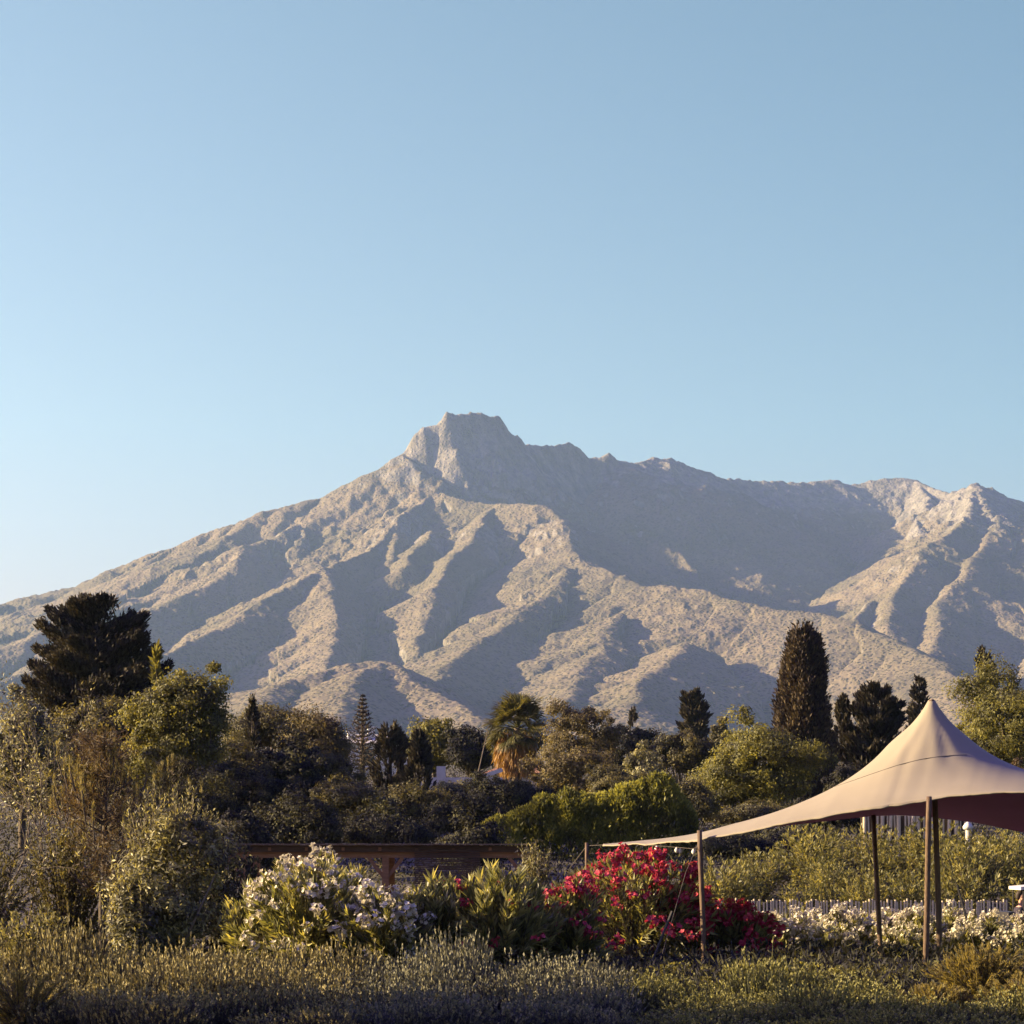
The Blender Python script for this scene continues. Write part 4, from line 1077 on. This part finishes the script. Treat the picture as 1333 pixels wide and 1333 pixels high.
# olives
def olive(u, D, top, wpx, label, nleaf, base=.03):
    x = (u - W0 / 2) / FPX * D; g = float(G(x, D))
    root = tree('olive_tree', x, D, px(u, top, D).z - .25, wpx / FPX * D, base, nleaf, (.088, .30), 'olive', label, 'olive tree', clump=.26, bark='palebark', lob=.35)
    h = px(u, top, D).z - g; r = wpx / FPX * D / 2
    sh = MB(); lf = MB()
    for k in range(int(60 * r)):
        a = rng.random() * 6.28; q = r * .8 * math.sqrt(rng.random()); zt = h * (.55 + .45 * math.sqrt(1 - (q / r) ** 2)) * (.9 + .1 * rng.random())
        p0 = np.array([math.cos(a) * q * .8, math.sin(a) * q * .8, zt - .55]); p1 = np.array([math.cos(a) * q, math.sin(a) * q, zt])
        sh.tube([p0, (p0 + p1) / 2, p1], [.008, .006, .003], 4, cap=False)
        n = 46; t = rng.random((n, 1)); d = nrm(p1 - p0) * .8 + udir(n) * .6
        lf.leaves(p0 + (p1 - p0) * t, d, .075, .02)
    sh.build('shoots', M['palebark'], root); lf.build('shoot_leaves', M['olive'], root)
    return root
olive(222, 34.5, 1008, 175, 'large silvery olive tree standing left of the white oleanders', 26000)
olive(178, 34.0, 1120, 90, 'shorter silvery olive shoot growing at the left foot of the large olive', 10000)
olive(697, 39.6, 1086, 66, 'small pale olive bush at the right end of the pergola', 5000)

# ================================================================== LEFT TREES
def bare_tree():
    D = 42.0; x = px(40, 0, D).x; g = float(G(x, D))
    root = thing('bare_twiggy_tree', (x, D, g), 'half bare twiggy tree with pale branches at the left edge', 'tree')
    tr = MB(); P = []; DR = []
    def grow(p, d, L, r, lev):
        n = 5; pts = [p]
        for k in range(n):
            d = nrm(d + rng.normal(size=3) * .14 + np.array([0, 0, .05])); pts.append(pts[-1] + d * L / n)
        tr.tube(pts, np.linspace(r, r * .6, n + 1), 5, cap=False)
        if lev >= 2 :
            for q in pts[2:]:
                m = rng.integers(1, 5); P.append(q + rng.normal(size=(m, 3)) * .06); DR.append(udir(m) + nrm(d) * .6)
        if lev < 4:
            for k in range(3 if lev < 3 else 2):
                b = pts[rng.integers(2, n + 1)]
                grow(b, nrm(d + rng.normal(size=3) * .55), L * (.62 + .2 * rng.random()), r * .55, lev + 1)
    for k in range(5):
        a = rng.random() * 6.28
        grow(np.array([math.cos(a) * .15, math.sin(a) * .15, -.05]), nrm(np.array([math.cos(a) * .28, math.sin(a) * .28, 1])), 2.1, .030, 0)
    P_ = np.concatenate(P); n = len(P_)
    tr.build('trunk', M['palebark'], root, True)
    MB().leaves(P_, np.concatenate(DR), .05 + .06 * rng.random(n), .026).build('crown', M['olive'], root)
    return root
bare_tree()

def candle_pine():
    D = 39.8; u = 135; x = px(u, 0, D).x; g = float(G(x, D)); h = px(u, 955, D).z - g
    root = thing('rusty_pine', (x, D, g), 'rust tinged young pine with upright pale shoots and a forked pale trunk', 'pine')
    tr = MB(); nd = MB(); sh = MB()
    tr.tube([(0, 0, -.1), (-.03, 0, h * .28), (.02, 0, h * .6), (.05, 0, h * .9)], [.075, .06, .045, .015], 8)
    for k in range(10):        # low bare whorl
        a = k * 2.4; e = np.array([math.cos(a), math.sin(a), 0]); L = .55 + .25 * rng.random()
        tr.tube([(-.03, 0, h * .36), e * L * .5 + (-.03, 0, h * .36 + .02), e * L + (0, 0, h * .36 + .32)], [.026, .02, .007], 5, cap=False)
    for k in range(70):
        t = .38 + .60 * rng.random(); z = h * t; a = rng.random() * 6.28; r = (1.05 - .6 * abs(t - .55) * 1.6) * (.4 + .6 * rng.random())
        e = np.array([math.cos(a) * r, math.sin(a) * r, r * .55]); b = np.array([.02, 0, z - r * .4])
        tr.tube([b, b + e * .5, b + e], [.02, .014, .007], 5, cap=False)
        n = 110; s = .35 + .65 * rng.random(n)
        nd.leaves(b + e * s[:, None] + rng.normal(size=(n, 3)) * .085, nrm(e) * .5 + udir(n), .13 + .06 * rng.random(n), .012, np.clip(rng.random() * .5 + .5 * rng.random(n), 0, 1))
    for k in range(52):
        a = rng.random() * 6.28; r = .15 + .85 * rng.random(); z = h * (.97 - .30 * r ** 1.5 * rng.random() - .12 * rng.random())
        p0 = np.array([math.cos(a) * r, math.sin(a) * r, z - .28]); n = 100; s = rng.random(n)
        sh.leaves(p0 + np.array([0, 0, .30]) * s[:, None] + rng.normal(size=(n, 3)) * .012, np.array([0, 0, .9]) + udir(n) * .5, .07, .010)
        tr.tube([p0 - (math.cos(a) * .1, math.sin(a) * .1, .3), p0, p0 + (0, 0, .28)], [.014, .012, .006], 5, cap=False)
    tr.build('trunk', M['bark'], root, True); nd.build('crown', M['needle'], root); sh.build('shoots', M['candle'], root)
candle_pine()
def candle_shrub():
    D = 44; u = 225; x = px(u, 0, D).x; g = float(G(x, D)); h = px(u, 975, D).z - g
    root = thing('young_pine', (x, D, g), 'dark young pine with a few upright shoots just behind the large olive', 'pine')
    tr = MB(); nd = MB(); sh = MB()
    tr.tube([(0, 0, -.1), (0, 0, h * .5), (0, 0, h * .95)], [.08, .05, .015], 7)
    for k in range(60):
        t = .3 + .65 * rng.random(); a = rng.random() * 6.28; r = 1.05 * (1.1 - t) + .2
        e = np.array([math.cos(a) * r, math.sin(a) * r, r * .5]); b = np.array([0, 0, h * t - r * .4])
        tr.tube([b, b + e], [.02, .007], 5, cap=False); n = 90; s = .3 + .7 * rng.random(n)
        nd.leaves(b + e * s[:, None] + rng.normal(size=(n, 3)) * .04, nrm(e) * .5 + udir(n), .15, .014)
    for k in range(16):
        a = rng.random() * 6.28; r = .6 * rng.random(); p0 = np.array([math.cos(a) * r, math.sin(a) * r, h * (.98 - .2 * r) - .3]); n = 90; s = rng.random(n)
        sh.leaves(p0 + np.array([0, 0, .30]) * s[:, None] + rng.normal(size=(n, 3)) * .012, np.array([0, 0, .9]) + udir(n) * .5, .07, .010)
    tr.build('trunk', M['bark'], root, True); nd.build('crown', M['shade'], root); sh.build('shoots', M['candle'], root)
candle_shrub()
def shrub(u, D, top, wpx, label, nst, mat, leaf, nodes=30, cat='shrub', name='shrub', group=None, **k):
    x = (u - W0 / 2) / FPX * D; g = float(G(x, D)); h = px(u, top, D).z - g; r = wpx / FPX * D / 2
    root = thing(name, (x, D, g), label, cat, group)
    bush_parts(root, h, r, nst, mat, leaf, nodes, **k)
    return root
shrub(40, 33.0, 1178, 150, 'dull leafy shrub in the lower left corner', 110, 'olive', (.07, .4), 34, start=.1)
shrub(-25, 39.0, 1080, 150, 'tall leafy shrub on the left edge below the bare branches', 110, 'broad', (.07, .4), 40, start=.1)
shrub(85, 40.5, 1060, 130, 'dense green shrub behind the forked pine trunk', 120, 'broad', (.08, .4), 36, start=.1)
shrub(300, 39.5, 1075, 100, 'dark leafy shrub between the large olive and the tall white oleander', 80, 'shade', (.10, .4), 30, start=.1)

# ================================================================== FOREGROUND PLANTS
lavs = {'lavsunlit': [], 'lavshaded': [], 'lavgreen': []}
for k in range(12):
    lm = ('lavsunlit', 'lavshaded', 'lavgreen')[k % 3]
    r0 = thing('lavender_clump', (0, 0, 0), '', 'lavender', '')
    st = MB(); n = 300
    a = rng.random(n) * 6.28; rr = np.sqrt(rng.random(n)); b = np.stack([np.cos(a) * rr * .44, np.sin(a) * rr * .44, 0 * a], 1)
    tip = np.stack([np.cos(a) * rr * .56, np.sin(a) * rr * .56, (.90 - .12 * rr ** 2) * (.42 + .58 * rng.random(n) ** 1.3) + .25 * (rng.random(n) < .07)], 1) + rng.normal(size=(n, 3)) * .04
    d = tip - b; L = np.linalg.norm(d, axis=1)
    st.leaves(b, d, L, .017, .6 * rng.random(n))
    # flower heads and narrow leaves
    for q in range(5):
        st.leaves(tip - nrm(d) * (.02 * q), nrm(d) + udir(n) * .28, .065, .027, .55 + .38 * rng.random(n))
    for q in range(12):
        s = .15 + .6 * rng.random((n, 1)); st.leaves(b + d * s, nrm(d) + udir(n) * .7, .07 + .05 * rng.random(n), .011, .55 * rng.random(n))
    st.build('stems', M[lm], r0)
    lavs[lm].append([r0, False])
kk = 0
for D, n, s in ((26.3, 20, .50), (27.3, 20, .56), (28.4, 20, .64), (29.6, 20, .76), (30.9, 20, .84), (32.0, 19, .88)):
    for q in range(n):
        u = -20 + 1380 * (q + .5 + rng.normal() * .12) / n
        if u < 70 and D < 30: continue
        x = (u - W0 / 2) / FPX * D
        if (u > 1180 and D > 29) or (u > 800 and D > 31.5): continue
        if rng.random() < .10: continue
        sc = s * (.70 + .42 * rng.random()) * (1.3 if rng.random() < .16 else 1)
        
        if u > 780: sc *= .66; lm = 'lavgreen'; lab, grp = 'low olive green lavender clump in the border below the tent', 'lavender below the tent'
        elif u > 480: sc *= .9; lm = 'lavshaded'; lab, grp = 'shade-tinted lavender clump below the red oleanders', 'shade-tinted lavender'
        else: lm = 'lavsunlit'; lab, grp = 'sunlit-tinted lavender clump below the olive and white oleanders', 'sunlit-tinted lavender'
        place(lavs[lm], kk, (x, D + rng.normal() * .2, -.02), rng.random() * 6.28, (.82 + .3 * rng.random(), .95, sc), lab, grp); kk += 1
# feathery shrubs lower right
shrub(1278, 31.0, 1228, 170, 'largest feathery yellow green shrub in the lower right corner', 200, 'rose', (.06, .16), 60, start=.1, per=4, ang=.5)
shrub(1215, 29.5, 1280, 110, 'low feathery shrub at the foot of the tall tent poles', 120, 'rose', (.055, .16), 46, start=.1, per=4, ang=.5)
shrub(1330, 29.0, 1268, 120, 'feathery shrub cut by the right edge in front of the largest one', 120, 'rose', (.055, .16), 46, start=.1, per=4, ang=.5)
shrub(30, 27.5, 1262, 160, 'feathery yellowish shrub in the lower left corner', 130, 'rose', (.055, .16), 46, start=.1, per=4, ang=.5)
# low leafy plants between lavender and oleanders on the right
lows = []
for k in range(3):
    r0 = thing('low_shrub', (0, 0, 0), '', 'shrub', '')
    bush_parts(r0, .55, .5, 46, 'low', (.085, .42), 14, start=.2, ang=.9, stemr=.006, rough=.35); lows.append([r0, False])
for k in range(26):
    u = 860 + 330 * rng.random() if k < 18 else 880 + 460 * rng.random(); D = 33 + 4.5 * rng.random()
    x = (u - W0 / 2) / FPX * D
    place(lows, k, (x, D, -.02), rng.random() * 6.28, (1.1, 1.1, .5 + .35 * rng.random()), 'low bright leafy plant between the lavender and the oleanders', 'low leafy plants before the oleanders')
# dark undergrowth filling the bed
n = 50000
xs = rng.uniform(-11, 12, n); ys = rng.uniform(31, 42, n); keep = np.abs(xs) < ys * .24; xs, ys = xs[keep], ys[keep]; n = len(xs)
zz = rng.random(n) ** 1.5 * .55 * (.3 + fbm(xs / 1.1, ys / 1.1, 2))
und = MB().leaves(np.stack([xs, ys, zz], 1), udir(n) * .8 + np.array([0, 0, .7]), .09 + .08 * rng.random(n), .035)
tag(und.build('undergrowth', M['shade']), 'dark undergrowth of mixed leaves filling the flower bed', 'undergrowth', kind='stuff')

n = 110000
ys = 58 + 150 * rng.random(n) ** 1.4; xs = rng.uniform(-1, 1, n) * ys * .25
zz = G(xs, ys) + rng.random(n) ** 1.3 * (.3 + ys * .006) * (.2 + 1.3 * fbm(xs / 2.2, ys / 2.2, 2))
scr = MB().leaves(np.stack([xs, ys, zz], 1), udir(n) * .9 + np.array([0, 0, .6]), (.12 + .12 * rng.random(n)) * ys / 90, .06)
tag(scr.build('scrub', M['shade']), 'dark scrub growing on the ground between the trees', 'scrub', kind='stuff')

put_tree(-450, 560, 400, 27.4, 22000, (.20, .5), 'shade', 'unseen tall tree added outside the left edge to shade the lavender', base=.04, clump=.4)  # unseen tree, added to throw shade over the near lavender rows
for (u, D, lab) in ((-185, 80, 'tall dark tree standing outside the left edge in the nearer of two'), (-195, 86, 'tall dark tree standing outside the left edge in the farther of two')):
    put_tree(u, HOR - (13.4 - EYE) / D * FPX, 270, D, 9000, (.22, .5), 'shade', lab, base=.08, clump=.7)
